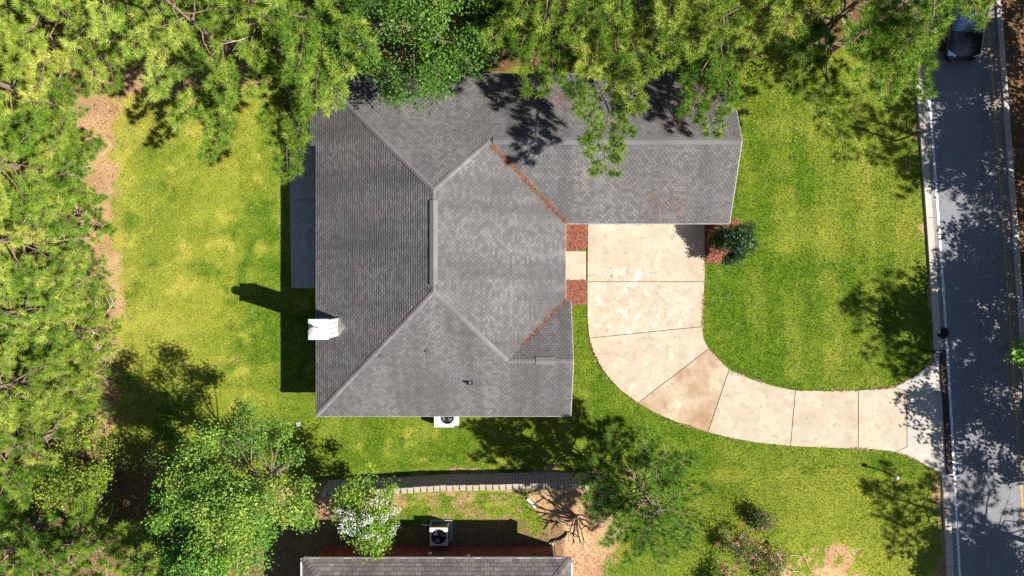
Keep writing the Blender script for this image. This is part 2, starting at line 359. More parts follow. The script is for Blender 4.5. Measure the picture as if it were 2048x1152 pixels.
def inset(poly, d):
    n = len(poly); out = []
    for i in range(n):
        p0 = Vector(poly[i - 1]); p1 = Vector(poly[i]); p2 = Vector(poly[(i + 1) % n])
        e1 = (p1 - p0).normalized(); e2 = (p2 - p1).normalized()
        n1 = Vector((-e1.y, e1.x)); n2 = Vector((-e2.y, e2.x)); b = (n1 + n2)
        if b.length < 1e-6: b = n1
        b = b.normalized(); k = d / max(0.4, b.dot(n1)); out.append((p1.x + b.x * k, p1.y + b.y * k))
    return out
def np_mesh(name, V, F, rndv=None, mat=None, domain='FACE'):
    """fast mesh from numpy: V (n,3), F (m,k)"""
    m = bpy.data.meshes.new(name); k = F.shape[1]
    m.vertices.add(len(V)); m.vertices.foreach_set("co", V.astype(np.float32).ravel())
    m.loops.add(F.size); m.loops.foreach_set("vertex_index", F.astype(np.int32).ravel())
    m.polygons.add(len(F)); m.polygons.foreach_set("loop_start", np.arange(0, F.size, k, dtype=np.int32))
    try: m.polygons.foreach_set("loop_total", np.full(len(F), k, dtype=np.int32))
    except Exception: pass
    if rndv is not None:
        at = m.attributes.new("rnd", 'FLOAT', domain); at.data.foreach_set("value", rndv.astype(np.float32))
    m.update(calc_edges=True)
    if mat: m.materials.append(mat)
    return m

# numpy value noise, used for uneven edges and colour patches
_perm = NP.random((64, 64))
def vnoise(x, y, s):
    x = np.asarray(x, float) * s + 500.0; y = np.asarray(y, float) * s + 500.0
    xi = np.floor(x).astype(int); yi = np.floor(y).astype(int); fx = x - xi; fy = y - yi
    fx = fx * fx * (3 - 2 * fx); fy = fy * fy * (3 - 2 * fy)
    g = lambda a, b: _perm[a % 64, b % 64]
    return (g(xi, yi) * (1 - fx) + g(xi + 1, yi) * fx) * (1 - fy) + (g(xi, yi + 1) * (1 - fx) + g(xi + 1, yi + 1) * fx) * fy
def fbm(x, y, s): return 0.55 * vnoise(x, y, s) + 0.28 * vnoise(x, y, s * 2.1) + 0.17 * vnoise(x, y, s * 4.3)
def inpoly(x, y, poly):
    x = np.asarray(x, float); y = np.asarray(y, float); r = np.zeros(x.shape, bool); n = len(poly)
    for i in range(n):
        x0, y0 = poly[i]; x1, y1 = poly[(i + 1) % n]
        if y0 == y1: continue
        c = ((y0 > y) != (y1 > y)) & (x < (x1 - x0) * (y - y0) / (y1 - y0) + x0); r ^= c
    return r
def sstep(a, b, x): t = np.clip((x - a) / (b - a), 0, 1); return t * t * (3 - 2 * t)
# ------------------------------------------------------------------ terrain
WALL_PX = [(655, 960), (720, 957), (810, 953), (880, 948), (1000, 946), (1100, 944), (1160, 946), (1222, 951)]
_w = np.array(UL(WALL_PX)); WX, WY = _w[:, 0], _w[:, 1]
WALL_H, WALL_B = 1.3, 0.28
def wall_y(x): return np.interp(x, WX, WY)
def ht(x, y):
    x = np.asarray(x, float); y = np.asarray(y, float)
    t = wall_y(x) - y
    step = np.clip((t - 0.12) / 0.34, 0, 1)
    rmp = sstep(-1.4, 3.6, t)
    we = np.maximum(sstep(WX[-1] - 0.05, WX[-1] + 1.6, x), sstep(-WX[0] - 0.05, -WX[0] + 1.6, -x))
    h = WALL_H * (step * (1 - we) + rmp * we)
    h = h * (1 - sstep(11.0, 20.5, x)) - 0.02 * (t > 0)
    return h + (fbm(x, y, 0.6) - 0.5) * 0.05 * (1 - sstep(18, 20, x)) * (np.abs(t - 0.2) > 0.5)
def hz(x, y): return float(ht(np.array([x]), np.array([y]))[0])

DRIVE_OUT = [(1175, 449), (1174, 563), (1174, 640), (1178, 676), (1186, 703), (1198, 728), (1215, 753), (1240, 780), (1275, 806), (1310, 826), (1350, 843), (1415, 864), (1460, 876), (1520, 886), (1580, 892), (1650, 895), (1715, 897), (1760, 900), (1790, 904), (1812, 911), (1835, 922), (1862, 937), (1884, 950)]
DRIVE_IN = [(1410, 449), (1409, 563), (1405, 620), (1404, 653), (1407, 678), (1417, 697), (1435, 716), (1458, 738), (1500, 757), (1550, 772), (1590, 780), (1650, 781), (1716, 780), (1770, 776), (1796, 769), (1830, 751), (1869, 722)]
DRIVE_POLY = UL(DRIVE_OUT + DRIVE_IN[::-1])
LAWN_A = UL([(222, 205), (420, 192), (620, 150), (1480, 130), (1600, 105), (1822, 60), (1847, 400), (1868, 722), (1886, 960), (1240, 955), (1215, 948), (1100, 943), (1000, 945), (880, 947), (810, 952), (640, 959), (520, 965), (330, 925), (215, 890), (238, 780), (228, 700), (246, 560), (222, 470), (232, 330)])
LAWN_B = UL([(795, 982), (1050, 982), (1082, 1000), (1105, 1060), (1090, 1083), (1040, 1072), (990, 1050), (790, 1048)], 1.25)
LAWN_C = UL([(1195, 962), (1260, 930), (1890, 945), (1898, 1152), (1908, 1300), (1190, 1300), (1196, 1130), (1236, 1080), (1246, 1030), (1238, 985)], 0.8)
BEDS = [UL([(1100, 440), (1174, 440), (1174, 490), (1168, 500), (1100, 502)]), UL([(1100, 561), (1172, 561), (1172, 608), (1100, 610)]), UL([(1410, 440), (1478, 440), (1500, 480), (1462, 526), (1410, 524)])]
MULCH = UL([(1085, 985), (1190, 978), (1235, 1000), (1245, 1045), (1232, 1090), (1195, 1140), (1140, 1170), (1110, 1120), (1095, 1040)], 1.2)
BARE = UL([(1590, 1105), (1640, 1085), (1700, 1095), (1735, 1120), (1720, 1200), (1560, 1200), (1560, 1130)], 0.4)
HOUSE_FOOT = [(-9.2, 10.0), (-9.2, -5.9), (2.5, -5.9), (2.5, 3.4), (10.2, 3.4), (10.2, 10.0)]
PATIO = UL([(578, 222), (660, 222), (660, 577), (583, 577)])

# road edge curves fitted in world space
def fit(pts):
    a = np.array(UL(pts)); return np.polyfit(a[:, 1], a[:, 0], 2)
CL = fit([(1832, 190), (1847, 400), (1868, 722), (1881, 900), (1892, 1152)])
CY = fit([(1979, 100), (1991.5, 250), (2003, 400), (2022.6, 722), (2038, 900), (2050, 1100)])
def rl(y): return float(np.polyval(CL, max(-45, min(45, y))))
def ry(y): return float(np.polyval(CY, max(-45, min(45, y))))

def grass_weight(x, y):
    jx = (fbm(x, y, 1.3) - 0.5) * 1.1; jy = (fbm(y + 31, x, 1.3) - 0.5) * 1.1
    X, Y = x + jx, y + jy
    far = 1.6
    g = (inpoly(X, Y, LAWN_A) | inpoly(X, Y, LAWN_C) | inpoly(X, Y, LAWN_B)).astype(float)
    for k in ((0.7, 0), (-0.7, 0), (0, 0.7), (0, -0.7)):
        X2, Y2 = X + k[0], Y + k[1]
        g += (inpoly(X2, Y2, LAWN_A) | inpoly(X2, Y2, LAWN_C) | inpoly(X2, Y2, LAWN_B))
    g /= 5.0
    # bald patches
    west = sstep(-19.0, -22.0, x)
    g = g - west * 0.30 * sstep(0.45, 0.62, fbm(x, y, 0.9))
    pat = sstep(0.28, 0.62, fbm(x + 5, y, 1.9)); g = g * (1 - (0.45 + 0.45 * pat) * inpoly(X, Y, MULCH)) * (1 - 0.9 * pat * inpoly(X + jy, Y - jx, BARE))
    g -= 0.38 * ((wall_y(x) - y > 0.6) & (x < 4)) * sstep(0.40, 0.62, fbm(x + 9, y, 1.6))
    return np.clip(g, 0, 1)
def hard_out(x, y):
    e = 0.16 * (fbm(x, y, 2.2) - 0.42); a_ = NP.uniform(0, 6.28, np.shape(x))
    o = inpoly(x + e * np.cos(a_), y + e * np.sin(a_), DRIVE_POLY) & inpoly(x - e * np.cos(a_), y - e * np.sin(a_), DRIVE_POLY)
    o = o | inpoly(x, y, HOUSE_FOOT) | inpoly(x, y, PATIO)
    for b in BEDS: o |= inpoly(x, y, b)
    o |= inpoly(x, y, UL([(1120, 502), (1176, 502), (1176, 562), (1120, 562)]))
    o |= x > np.polyval(CL, np.clip(y, -45, 45)) - 0.03
    t = wall_y(x) - y
    o |= (t > -0.03) & (t < 0.66) & (x > WX[0]) & (x < WX[-1])
    o |= (x > -9.6) & (x < 2.3) & (y < -13.0)
    return o
def dryness(x, y):
    d = 0.30 + 0.9 * (fbm(x + 3, y, 0.33) - 0.45) + 0.5 * (fbm(x, y + 7, 1.1) - 0.5)
    d += 0.20 * sstep(-11.8, -16, x) + 0.22 * sstep(-18.5, -21.5, x)
    d += 0.16 * sstep(3.0, 8.5, y) * (x < -9)
    d -= 0.20 * ((x > 3) & (x < 20) & (y > -8) & (y < 2)) * sstep(19, 11, x)
    d -= 0.10 * ((x > -9.5) & (x < 6) & (y < -5.8))
    d += 0.18 * ((x > 5) & (y < -9.5))
    # faint mowing bands along the front lawn
    d += 0.10 * np.sign(np.sin(x * 3.1 + 0.22 * y + 0.3 * np.sin(y))) * ((x > 10.5) & (y > -5)) + 0.05 * np.sin(y * 3.3 + 0.3 * x) * (x < -10)
    # darker spots of lush grass in the back lawn
    d -= 0.42 * sstep(0.58, 0.74, fbm(x + 40, y + 11, 0.55)) * (x < -9)
    d += 0.55 * sstep(0.66, 0.76, fbm(x + 70, y + 3, 1.5)) * (x < 2) - 0.07 * ((x > 4) & (y > -8)) - 0.25 * sstep(0.66, 0.74, fbm(x + 20, y + 53, 1.9))
    return np.clip(d, 0, 1)

def make_ground():
    def lines(lo, hi, st, far):
        a = list(np.arange(lo, hi + 1e-6, st)); out = a[:]
        d = st; v = lo
        while v > -far: d *= 1.5; v -= d; out.insert(0, v)
        d = st; v = hi
        while v < far: d *= 1.5; v += d; out.append(v)
        return np.array(sorted(set(np.round(out, 4))))
    xs = lines(-31, 31, 0.25, 420)
    ys = lines(-18.5, 18.5, 0.25, 420)
    ys = np.array(sorted(set(np.round(np.concatenate([ys, np.arange(-10.9, -9.4, 0.04)]), 4))))
    X, Y = np.meshgrid(xs, ys, indexing='xy'); x, y = X.ravel(), Y.ravel()
    z = ht(x, y)
    z = np.where(inpoly(x, y, HOUSE_FOOT), 0.0, z)
    # keep the bare earth below the road and driveway slabs
    z = np.where(x > np.polyval(CL, np.clip(y, -45, 45)) - 0.2, np.minimum(z, 0.0), z)
    V = np.stack([x, y, z], 1)
    nx, ny = len(xs), len(ys)
    i = np.arange(nx - 1)[None, :] + np.arange(ny - 1)[:, None] * nx
    F = np.stack([i, i + 1, i + 1 + nx, i + nx], -1).reshape(-1, 4)
    me = np_mesh("ground", V, F)
    g = grass_weight(x, y); d = dryness(x, y)
    litter = 1 - np.clip(sstep(-24.5, -22.0, x) * (1 - sstep(23, 24.6, x)) * np.where(x < -9, sstep(14, 11.8, y), sstep(11.6, 10.2, y)), 0, 1)
    litter = np.maximum(litter, 0.75 * ((y < -11.6) & (x < 2.6) & (wall_y(x) - y > 0.5)))
    litter = np.maximum(litter, sstep(-12, -15.5, y) * (x < -9.8))
    litter = np.maximum(litter, 0.8 * sstep(-15, -19, x) * sstep(-6.5, -9, y))
    colr = np.stack([g, d, litter, np.ones_like(g)], 1).astype(np.float32)
    at = me.attributes.new("mask", 'FLOAT_COLOR', 'POINT'); at.data.foreach_set("color", colr.ravel())
    me.polygons.foreach_set("use_smooth", [True] * len(me.polygons))
    o = link("ground", me, M['ground']); tag(o, "mown yard with bare sandy edges and leaf litter under the pines", "ground", kind="structure")
make_ground()

def make_grass(N=800000):
    x = NP.uniform(-24.5, 24.5, N); y = NP.uniform(-16.2, 15.0, N)
    keep = (NP.random(N) < grass_weight(x, y) * 1.05) & ~hard_out(x, y); x, y = x[keep], y[keep]; n = len(x)
    # ragged turf creeping over the slab edges comes from blades leaning over them
    z = ht(x, y); d = dryness(x, y); z = np.where(inpoly(x, y, DRIVE_POLY), 0.05, z)
    a = NP.uniform(0, 2 * np.pi, n); L = NP.uniform(0.04, 0.09, n); wv = NP.uniform(0.010, 0.019, n)
    lean = NP.uniform(0.25, 1.1, n); ca, sa = np.cos(a), np.sin(a)
    dx, dy, dz = ca * np.sin(lean) * L, sa * np.sin(lean) * L, np.cos(lean) * L
    b1 = np.stack([x - sa * wv, y + ca * wv, z], 1); b2 = np.stack([x + sa * wv, y - ca * wv, z], 1); tp = np.stack([x + dx, y + dy, z + dz], 1)
    V = np.stack([b1, b2, tp], 1).reshape(-1, 3); F = np.arange(3 * n).reshape(-1, 3)
    r = np.clip(0.16 + 0.66 * d + NP.normal(0, 0.13, n) + 0.28 * (fbm(x, y, 3.0) - 0.5), 0, 1)
    u = NP.random(n); r = np.where(u < 0.02 + 0.09 * d, NP.uniform(0.86, 1.0, n), np.where(u > 0.92, r * 0.4, r))
    o = link("lawn_grass", np_mesh("lawn_grass", V, F, r, M['grass']))
    tag(o, "short sunlit turf grass covering the yard", "grass", kind="stuff")
make_grass()

# ------------------------------------------------------------------ road, kerbs, painted lines
def strip(name, f0, f1, y0, y1, z, mat, step=1.0, parent=None, thick=0.0, gap=0.0):
    n = max(2, int((y1 - y0) / step) + 1); mb = MB(); ys = [y0 + gap + (y1 - y0 - 2 * gap) * i / (n - 1) for i in range(n)]
    if thick:
        mb.prism([(f0(v), v) for v in ys][::-1] + [(f1(v), v) for v in ys], z - thick, z, 0.012)
    else:
        vs = []; fs = []
        for v in ys: vs += [(f0(v), v, z), (f1(v), v, z)]
        for i in range(n - 1): fs.append((2 * i, 2 * i + 1, 2 * i + 3, 2 * i + 2))
        mb.add(vs, fs)
    return mb.build(name, mat, parent)
road = strip("road", lambda v: rl(v) + 0.50, lambda v: ry(v) + 0.42, -120, 120, 0.022, M['asphalt'], 2.0)
tag(road, "single asphalt lane in dappled tree shade", "road", kind="structure")
wl = strip("white_edge_line", lambda v: rl(v) + 0.625 + 0.008 * math.sin(v * 5), lambda v: rl(v) + 0.755 + 0.01 * math.sin(v * 7), -60, 60, 0.026, M['white_paint'], 0.3, road)
yl = strip("yellow_edge_line", lambda v: ry(v) - 0.055 + 0.008 * math.sin(v * 6), lambda v: ry(v) + 0.055 + 0.008 * math.sin(v * 4.3), -60, 60, 0.026, M['yellow_paint'], 0.3, road)
kl = empty("kerb_left"); tag(kl, "pale concrete kerb and gutter between lawn and road", "kerb", kind="structure")
kr = empty("kerb_right"); tag(kr, "shaded concrete kerb along the yellow line", "kerb", kind="structure")
yy = -39.0; k = 0
while yy < 40:
    y1 = yy + 3.05
    drop = 0.035 if (-10.2 < (yy + y1) / 2 < -3.2) else 0.12
    strip("kerb_segment", lambda v: rl(v), lambda v: rl(v) + 0.345, yy, y1, drop, M['kerb'], 1.0, kl, 0.3, 0.008)
    strip("gutter_segment", lambda v: rl(v) + 0.35, lambda v: rl(v) + 0.56, yy, y1, 0.030, M['gutter'], 1.0, kl, 0.2, 0.008)
    strip("kerb_segment", lambda v: ry(v) + 0.44, lambda v: ry(v) + 0.72, yy, y1, 0.12, M['kerb'], 1.0, kr, 0.3, 0.008)
    strip("gutter_segment", lambda v: ry(v) + 0.15, lambda v: ry(v) + 0.43, yy, y1, 0.031, M['gutter'], 1.0, kr, 0.2, 0.008)
    yy = y1

# ------------------------------------------------------------------ driveway slabs, walk, patio
dw = empty("driveway"); tag(dw, "curved stained concrete driveway from garage to road", "driveway", kind="structure")
def seg(lst, a, b):
    i, j = lst.index(a), lst.index(b); return lst[i:j + 1]
def slab(out_, in_, mat, z=0.055, parent=dw, name="slab"):
    poly = UL(out_ + in_[::-1]); poly = inset(poly if area(poly) > 0 else poly[::-1], 0.013)
    mb = MB(); mb.prism(poly, -0.08, z, 0.010); return mb.build(name, mat, parent)
def area(p): return sum(p[i][0] * p[(i + 1) % len(p)][1] - p[(i + 1) % len(p)][0] * p[i][1] for i in range(len(p)))
slab([(1175, 438)] + seg(DRIVE_OUT, (1175, 449), (1174, 563)), [(1410, 438)] + seg(DRIVE_IN, (1410, 449), (1409, 563)), M['drive'])
slab(seg(DRIVE_OUT, (1174, 563), (1178, 676)), seg(DRIVE_IN, (1409, 563), (1404, 653)), M['drive'], 0.053)
slab(seg(DRIVE_OUT, (1178, 676), (1275, 806)), seg(DRIVE_IN, (1404, 653), (1417, 697)), M['drive'], 0.056)
slab(seg(DRIVE_OUT, (1275, 806), (1415, 864)), seg(DRIVE_IN, (1417, 697), (1458, 738)), M['drive_rust'], 0.052)
slab(seg(DRIVE_OUT, (1415, 864), (1580, 892)), seg(DRIVE_IN, (1458, 738), (1590, 780)), M['drive'], 0.055)
slab(seg(DRIVE_OUT, (1580, 892), (1715, 897)), seg(DRIVE_IN, (1590, 780), (1716, 780)), M['drive'], 0.054)
slab(seg(DRIVE_OUT, (1715, 897), (1790, 904)) + [(1813, 893)], seg(DRIVE_IN, (1716, 780), (1770, 776)) + [(1788, 775), (1813, 782)], M['drive'], 0.056)
slab([(1813, 893), (1790, 904)] + seg(DRIVE_OUT, (1812, 911), (1884, 950)), [(1813, 782), (1788, 775)] + seg(DRIVE_IN, (1796, 769), (1869, 722)), M['kerb'], 0.05)
wk = empty("front_walk"); tag(wk, "short pale concrete walk between straw beds and driveway", "path", kind="structure")
slab([(1100, 502), (1172, 502)], [(1100, 562), (1172, 562)], M['drive'], 0.06, wk)
pt = empty("patio"); tag(pt, "shaded grey concrete patio along the back of the house", "patio", kind="structure")
slab([(578, 222), (645, 222)], [(580, 400), (645, 400)], M['patio'], 0.07, pt)
slab([(580, 400), (645, 400)], [(583, 577), (645, 577)], M['patio'], 0.068, pt)

# ------------------------------------------------------------------ retaining wall
rw = empty("retaining_wall", (0, 0, 0)); tag(rw, "curved grey block retaining wall with pale cap stones beside the south lawn", "wall")
def make_wall():
    L = [0.0]
    for i in range(len(WX) - 1): L.append(L[-1] + math.hypot(WX[i + 1] - WX[i], WY[i + 1] - WY[i]))
    bw, rows = 0.335, 8; rh = 1.2 / rows; n = int(L[-1] / bw)
    mb = MB(); mb.bbox(-bw / 2 + 0.016, bw / 2 - 0.016, -0.30, 0.0, 0.004, rh - 0.008, 0.02)
    me = mb.mesh("block"); me.materials.append(M['block'])
    # tapered cap, narrower at the back
    mc = MB(); hw = bw / 2 - 0.008
    mc.add([(-hw, 0.03, 0), (hw, 0.03, 0), (hw - 0.035, -0.27, 0), (-hw + 0.035, -0.27, 0), (-hw, 0.03, 0.08), (hw, 0.03, 0.08), (hw - 0.035, -0.27, 0.08), (-hw + 0.035, -0.27, 0.08),
            (-hw + .014, 0.016, 0.1), (hw - .014, 0.016, 0.1), (hw - 0.049, -0.256, 0.1), (-hw + 0.049, -0.256, 0.1)],
           [(0, 1, 2, 3), (8, 11, 10, 9)] + [f for i in range(4) for f in (((i, 4 + i, 4 + (i + 1) % 4, (i + 1) % 4)), (4 + i, 8 + i, 8 + (i + 1) % 4, 4 + (i + 1) % 4))])
    mec = mc.mesh("cap_stone"); mec.materials.append(M['cap_block'])
    def place(s):
        s = min(max(s, 0), L[-1] - 1e-4)
        for i in range(len(L) - 1):
            if L[i] <= s <= L[i + 1]:
                t = (s - L[i]) / (L[i + 1] - L[i]); return WX[i] + t * (WX[i + 1] - WX[i]), WY[i] + t * (WY[i + 1] - WY[i]), math.atan2(WY[i + 1] - WY[i], WX[i + 1] - WX[i])
    total = 0; rest = MB()
    for r in range(rows - 1, -1, -1):
        for k in range(n):
            x, y, a = place((k + 0.5 + 0.5 * (r % 2)) * bw)
            off = WALL_B * (r * rh) / WALL_H + rnd.uniform(-0.008, 0.008)
            px, py = x + math.sin(a) * off, y - math.cos(a) * off
            if total < 252:
                o = link("block", me, None, rw); o.location = (px, py, r * rh); o.rotation_euler = (0, 0, a + rnd.uniform(-0.02, 0.02)); total += 1
            else:
                ca, sa = math.cos(a), math.sin(a); k0 = len(rest.v)
                rest.v += [(px + v[0] * ca - v[1] * sa, py + v[0] * sa + v[1] * ca, v[2] + r * rh) for v in mb.v]
                rest.f += [tuple(i + k0 for i in f) for f in mb.f]; rest.a += [0.5] * len(mb.f)
    if rest.v:
        o = rest.build("lower_blocks", M['block'], rw); o["kind"] = "stuff"
    for k in range(n):
        x, y, a = place((k + 0.5) * bw); off = WALL_B * 1.2 / WALL_H + rnd.uniform(-0.012, 0.012)
        o = link("cap_stone", mec, None, rw); o.location = (x + math.sin(a) * off, y - math.cos(a) * off, 1.2); o.rotation_euler = (0, 0, a + rnd.uniform(-0.05, 0.05))
make_wall()

# needles, bark chips and dry leaves lying on the bare ground
def make_litter(N=150000):
    x = NP.uniform(-27, 27.5, N); y = NP.uniform(-16.2, 15.6, N)
    g = grass_weight(x, y); keep = (NP.random(N) < (1 - g) * (0.35 + 0.65 * fbm(x, y, 0.8))) & ~hard_out(x, y)
    xr = NP.uniform(24.6, 29.5, 12000); yr = NP.uniform(-16.2, 16.2, 12000)
    ed = []
    for pl in (UL(DRIVE_IN), UL(DRIVE_OUT)):
        for a, b in zip(pl[:-1], pl[1:]):
            m = int(math.hypot(b[0] - a[0], b[1] - a[1]) * 150); t = NP.random(m); s_ = NP.normal(0, 0.04, (m, 2)); ed.append(np.stack([a[0] + (b[0] - a[0]) * t + s_[:, 0], a[1] + (b[1] - a[1]) * t + s_[:, 1]], 1))
    ed = np.concatenate(ed); ed = ed[NP.random(len(ed)) < 0.9 * sstep(0.46, 0.66, fbm(ed[:, 0] + 13, ed[:, 1], 0.8)) * 0.5 + 0.03]; xl = NP.uniform(-22, 21, 30000); yl = NP.uniform(-9, 11, 30000)
    k2 = (NP.random(30000) < 0.06 + 0.5 * sstep(5, 9, yl) + 0.5 * sstep(-15, -20, xl)) & ~hard_out(xl, yl)
    x = np.concatenate([x[keep], xr, ed[:, 0], xl[k2]]); y = np.concatenate([y[keep], yr, ed[:, 1], yl[k2]]); n = len(x); z = ht(x, y) + NP.uniform(0.004, 0.03, n); z = np.where(inpoly(x, y, DRIVE_POLY), 0.06, z); z[keep.sum() + 12000 + len(ed):] += 0.05
    a = NP.uniform(0, 2 * np.pi, n); L = NP.uniform(0.02, 0.075, n); wv = NP.uniform(0.006, 0.02, n); t = NP.normal(0, 0.25, n) * L
    d = np.stack([np.cos(a) * L, np.sin(a) * L, t], 1); s = np.stack([-np.sin(a) * wv, np.cos(a) * wv, np.zeros(n)], 1); P = np.stack([x, y, z + np.abs(t)], 1)
    V = np.stack([P - d - s * 0.4, P - d * 0.2 + s, P + d, P - d * 0.1 - s], 1).reshape(-1, 3)
    r = np.clip(NP.normal(0.5, 0.3, n), 0, 1)
    o = link("leaf_litter", np_mesh("leaf_litter", V, np.arange(4 * n).reshape(-1, 4), r, M['litter'])); tag(o, "brown needles and dry leaves scattered over the bare soil", "leaf litter", kind="stuff")
M['litter'] = leafmat("dry_litter", [(0.0, (0.06, 0.03, 0.016)), (0.4, (0.22, 0.11, 0.05)), (0.75, (0.42, 0.25, 0.13)), (1.0, (0.58, 0.42, 0.27))], 0.05, 0.8, hue=0.001, spec=0.1)
make_litter()
# ------------------------------------------------------------------ main house
ZE, PIT = 2.6, 0.5
XW, XE, YN, YS, YG, XG = -9.56, 2.61, 10.44, -6.25, 3.147, 10.60      # eave lines, garage gable end
XR = (XW + XE) / 2; ZR = ZE + PIT * (XE - XR); YRN = YN - (ZR - ZE) / PIT; YRS = YS + (ZR - ZE) / PIT
YGR = (YN + YG) / 2; ZGR = ZE + PIT * (YGR - YG); XGR = XE - (ZGR - ZE) / PIT
XS = 2.86; YSR = -3.41; ZSR = ZE + PIT * (YSR - YS); YSN = YSR + (ZSR - ZE) / PIT; XSR = XE - (ZSR - ZE) / PIT
def clip2(poly, cv):
    """clip polygon by convex ccw polygon cv (2-D)"""
    out = poly
    for i in range(len(cv)):
        ax, ay = cv[i]; bx, by = cv[(i + 1) % len(cv)]; inp = out; out = []
        if not inp: return []
        sd = [(bx - ax) * (p[1] - ay) - (by - ay) * (p[0] - ax) for p in inp]
        for j in range(len(inp)):
            p, q, s, t = inp[j - 1], inp[j], sd[j - 1], sd[j]
            if (s >= 0) != (t >= 0):
                u = s / (s - t); out.append((p[0] + u * (q[0] - p[0]), p[1] + u * (q[1] - p[1])))
            if t >= 0: out.append(q)
    return out
class Slope:
    """one roof plane: convex outlines in plan, eave line, direction of fall"""
    def __init__(s, pieces, zf, fall): s.pieces = pieces; s.zf = zf; s.fall = Vector(fall)
SLW = Slope([[(XW, YN), (XW, YS), (XR, YRS), (XR, YRN)], [(XW - 0.33, 9.05), (XW - 0.33, 6.95), (XW, 6.95), (XW, 9.05)]], lambda x, y: ZE + PIT * (x - XW), (-1, 0))
SLE = Slope([[(XR, YRN), (XR, YRS), (XSR, YSR), (XE, YSN), (XE, YG), (XGR, YGR)]], lambda x, y: ZE + PIT * (XE - x), (1, 0))
SLN = Slope([[(XW, YN), (XR, YRN), (XGR, YGR), (XGR, YN)], [(XGR, YN), (XGR, YGR), (XG, YGR), (XG, YN)]], lambda x, y: ZE + PIT * (YN - y), (0, 1))
SLS = Slope([[(XW, YS), (XSR, YS), (XSR, YSR), (XR, YRS)], [(XSR, YS), (XS, YS), (XS, YSR), (XSR, YSR)]], lambda x, y: ZE + PIT * (y - YS), (0, -1))
SLG = Slope([[(XGR, YGR), (XE, YG), (XG, YG), (XG, YGR)]], lambda x, y: ZE + PIT * (y - YG), (0, -1))
SLT = Slope([[(XSR, YSR), (XS, YSR), (XS, YSN), (XE, YSN)]], lambda x, y: ZE + PIT * (YSN - y), (0, 1))
def ccw(p): return p if area(p) > 0 else p[::-1]

def tabs(sl, expo=0.148, tw=0.305, seed=1):
    """every shingle tab of a slope, as (3-D top outline, base outline, rnd, height)"""
    cosr = 1 / math.sqrt(1 + PIT * PIT); fx, fy = sl.fall; ax, ay = -fy, fx      # across direction
    st = expo * cosr; nrm = Vector((fx * PIT, fy * PIT, 1)).normalized()
    allp = [p for pc in sl.pieces for p in pc]
    f0 = max(p[0] * fx + p[1] * fy for p in allp); f1 = min(p[0] * fx + p[1] * fy for p in allp)
    a0 = min(p[0] * ax + p[1] * ay for p in allp) - 1; a1 = max(p[0] * ax + p[1] * ay for p in allp) + 1
    rr = random.Random(seed); out = []
    nc = int((f0 - f1) / st) + 2; pcs = [ccw(p) for p in sl.pieces]
    for i in range(nc):
        hi_f = f0 - (i) * st; lo_f = hi_f - st * 1.02
        sh = (0.5 * (i % 2) + rr.uniform(-0.06, 0.06)) * tw; n = int((a1 - a0) / tw) + 1
        for j in range(n):
            b0 = a0 + j * tw + sh; b1 = b0 + tw - 0.014; jit = rr.choice((-0.012, -0.004, 0.004, 0.014)) * rr.uniform(0.5, 1.3); rv = rr.random()
            if rr.random() < 0.10: rv *= 0.3
            q = [(hi_f + jit, b0), (hi_f + jit, b1), (lo_f, b1), (lo_f, b0)]
            q2 = ccw([(f * fx + b * ax, f * fy + b * ay) for f, b in q])
            for pc in pcs:
                c = clip2(q2, pc)
                if len(c) < 3 or abs(area(c)) < 2e-4: continue
                top = []; bot = []
                for x, y in c:
                    f = x * fx + y * fy; t = max(0, min(1, (f - lo_f) / (hi_f + jit - lo_f))); z = sl.zf(x, y)
                    b = Vector((x, y, z + 0.004)); tp = b + nrm * (0.003 + 0.022 * t); top.append(tp); bot.append(b)
                out.append((top, bot, rv, sum(t.z for t in top) / len(top)))
    return out
def tab_mesh(tb, mb):
    top, bot, rv, h = tb; n = len(top)
    mb.add(list(top) + list(bot), [tuple(range(n))] + [(i, n + i, n + (i + 1) % n, (i + 1) % n) for i in range(n)], rv)

house = empty("house", (0, 0, 0)); tag(house, "single-storey house with large grey shingled hip roof and garage wing", "house")
deck = MB()
for s in (SLW, SLE, SLN, SLS, SLG, SLT):
    for p in s.pieces:
        p = ccw(p); deck.add([(x, y, s.zf(x, y)) for x, y in p], [tuple(range(len(p)))])
        deck.add([(x, y, s.zf(x, y) - 0.12) for x, y in p], [tuple(range(len(p) - 1, -1, -1))])
roof = deck.build("roof", M['deck'], house); roof["label"] = "dark underlay deck below the grey roof shingles"
ALLT = []
for k, (s, mk, ex) in enumerate(((SLW, 'sh_ew', 0.127), (SLE, 'sh_ew', 0.127), (SLN, 'sh_ns', 0.127), (SLS, 'sh_ns', 0.127), (SLG, 'sh_ns', 0.127), (SLT, 'sh_ns', 0.127))):
    for t in tabs(s, ex, 0.205, 10 + k): ALLT.append((t, mk))
ALLT.sort(key=lambda q: -q[0][3])
single = [q for q in ALLT if len(q[0][0]) == 4 and abs(area([(p.x, p.y) for p in q[0][0]])) > 0.0185][:300]
sid = {id(q[0]) for q in single}
for t, mk in single:
    mb = MB(); c = sum((Vector(p) for p in t[0]), Vector()) / len(t[0])
    t2 = ([p - c for p in t[0]], [p - c for p in t[1]], t[2], t[3]); tab_mesh(t2, mb)
    o = mb.build("shingle", M[mk], roof, attr=True); o.location = c
for mk in ('sh_ew', 'sh_ns'):
    mb = MB()
    for t, m2 in ALLT:
        if m2 == mk and id(t) not in sid: tab_mesh(t, mb)
    o = mb.build("shingle_field", M[mk], roof, attr=True); o["kind"] = "stuff"

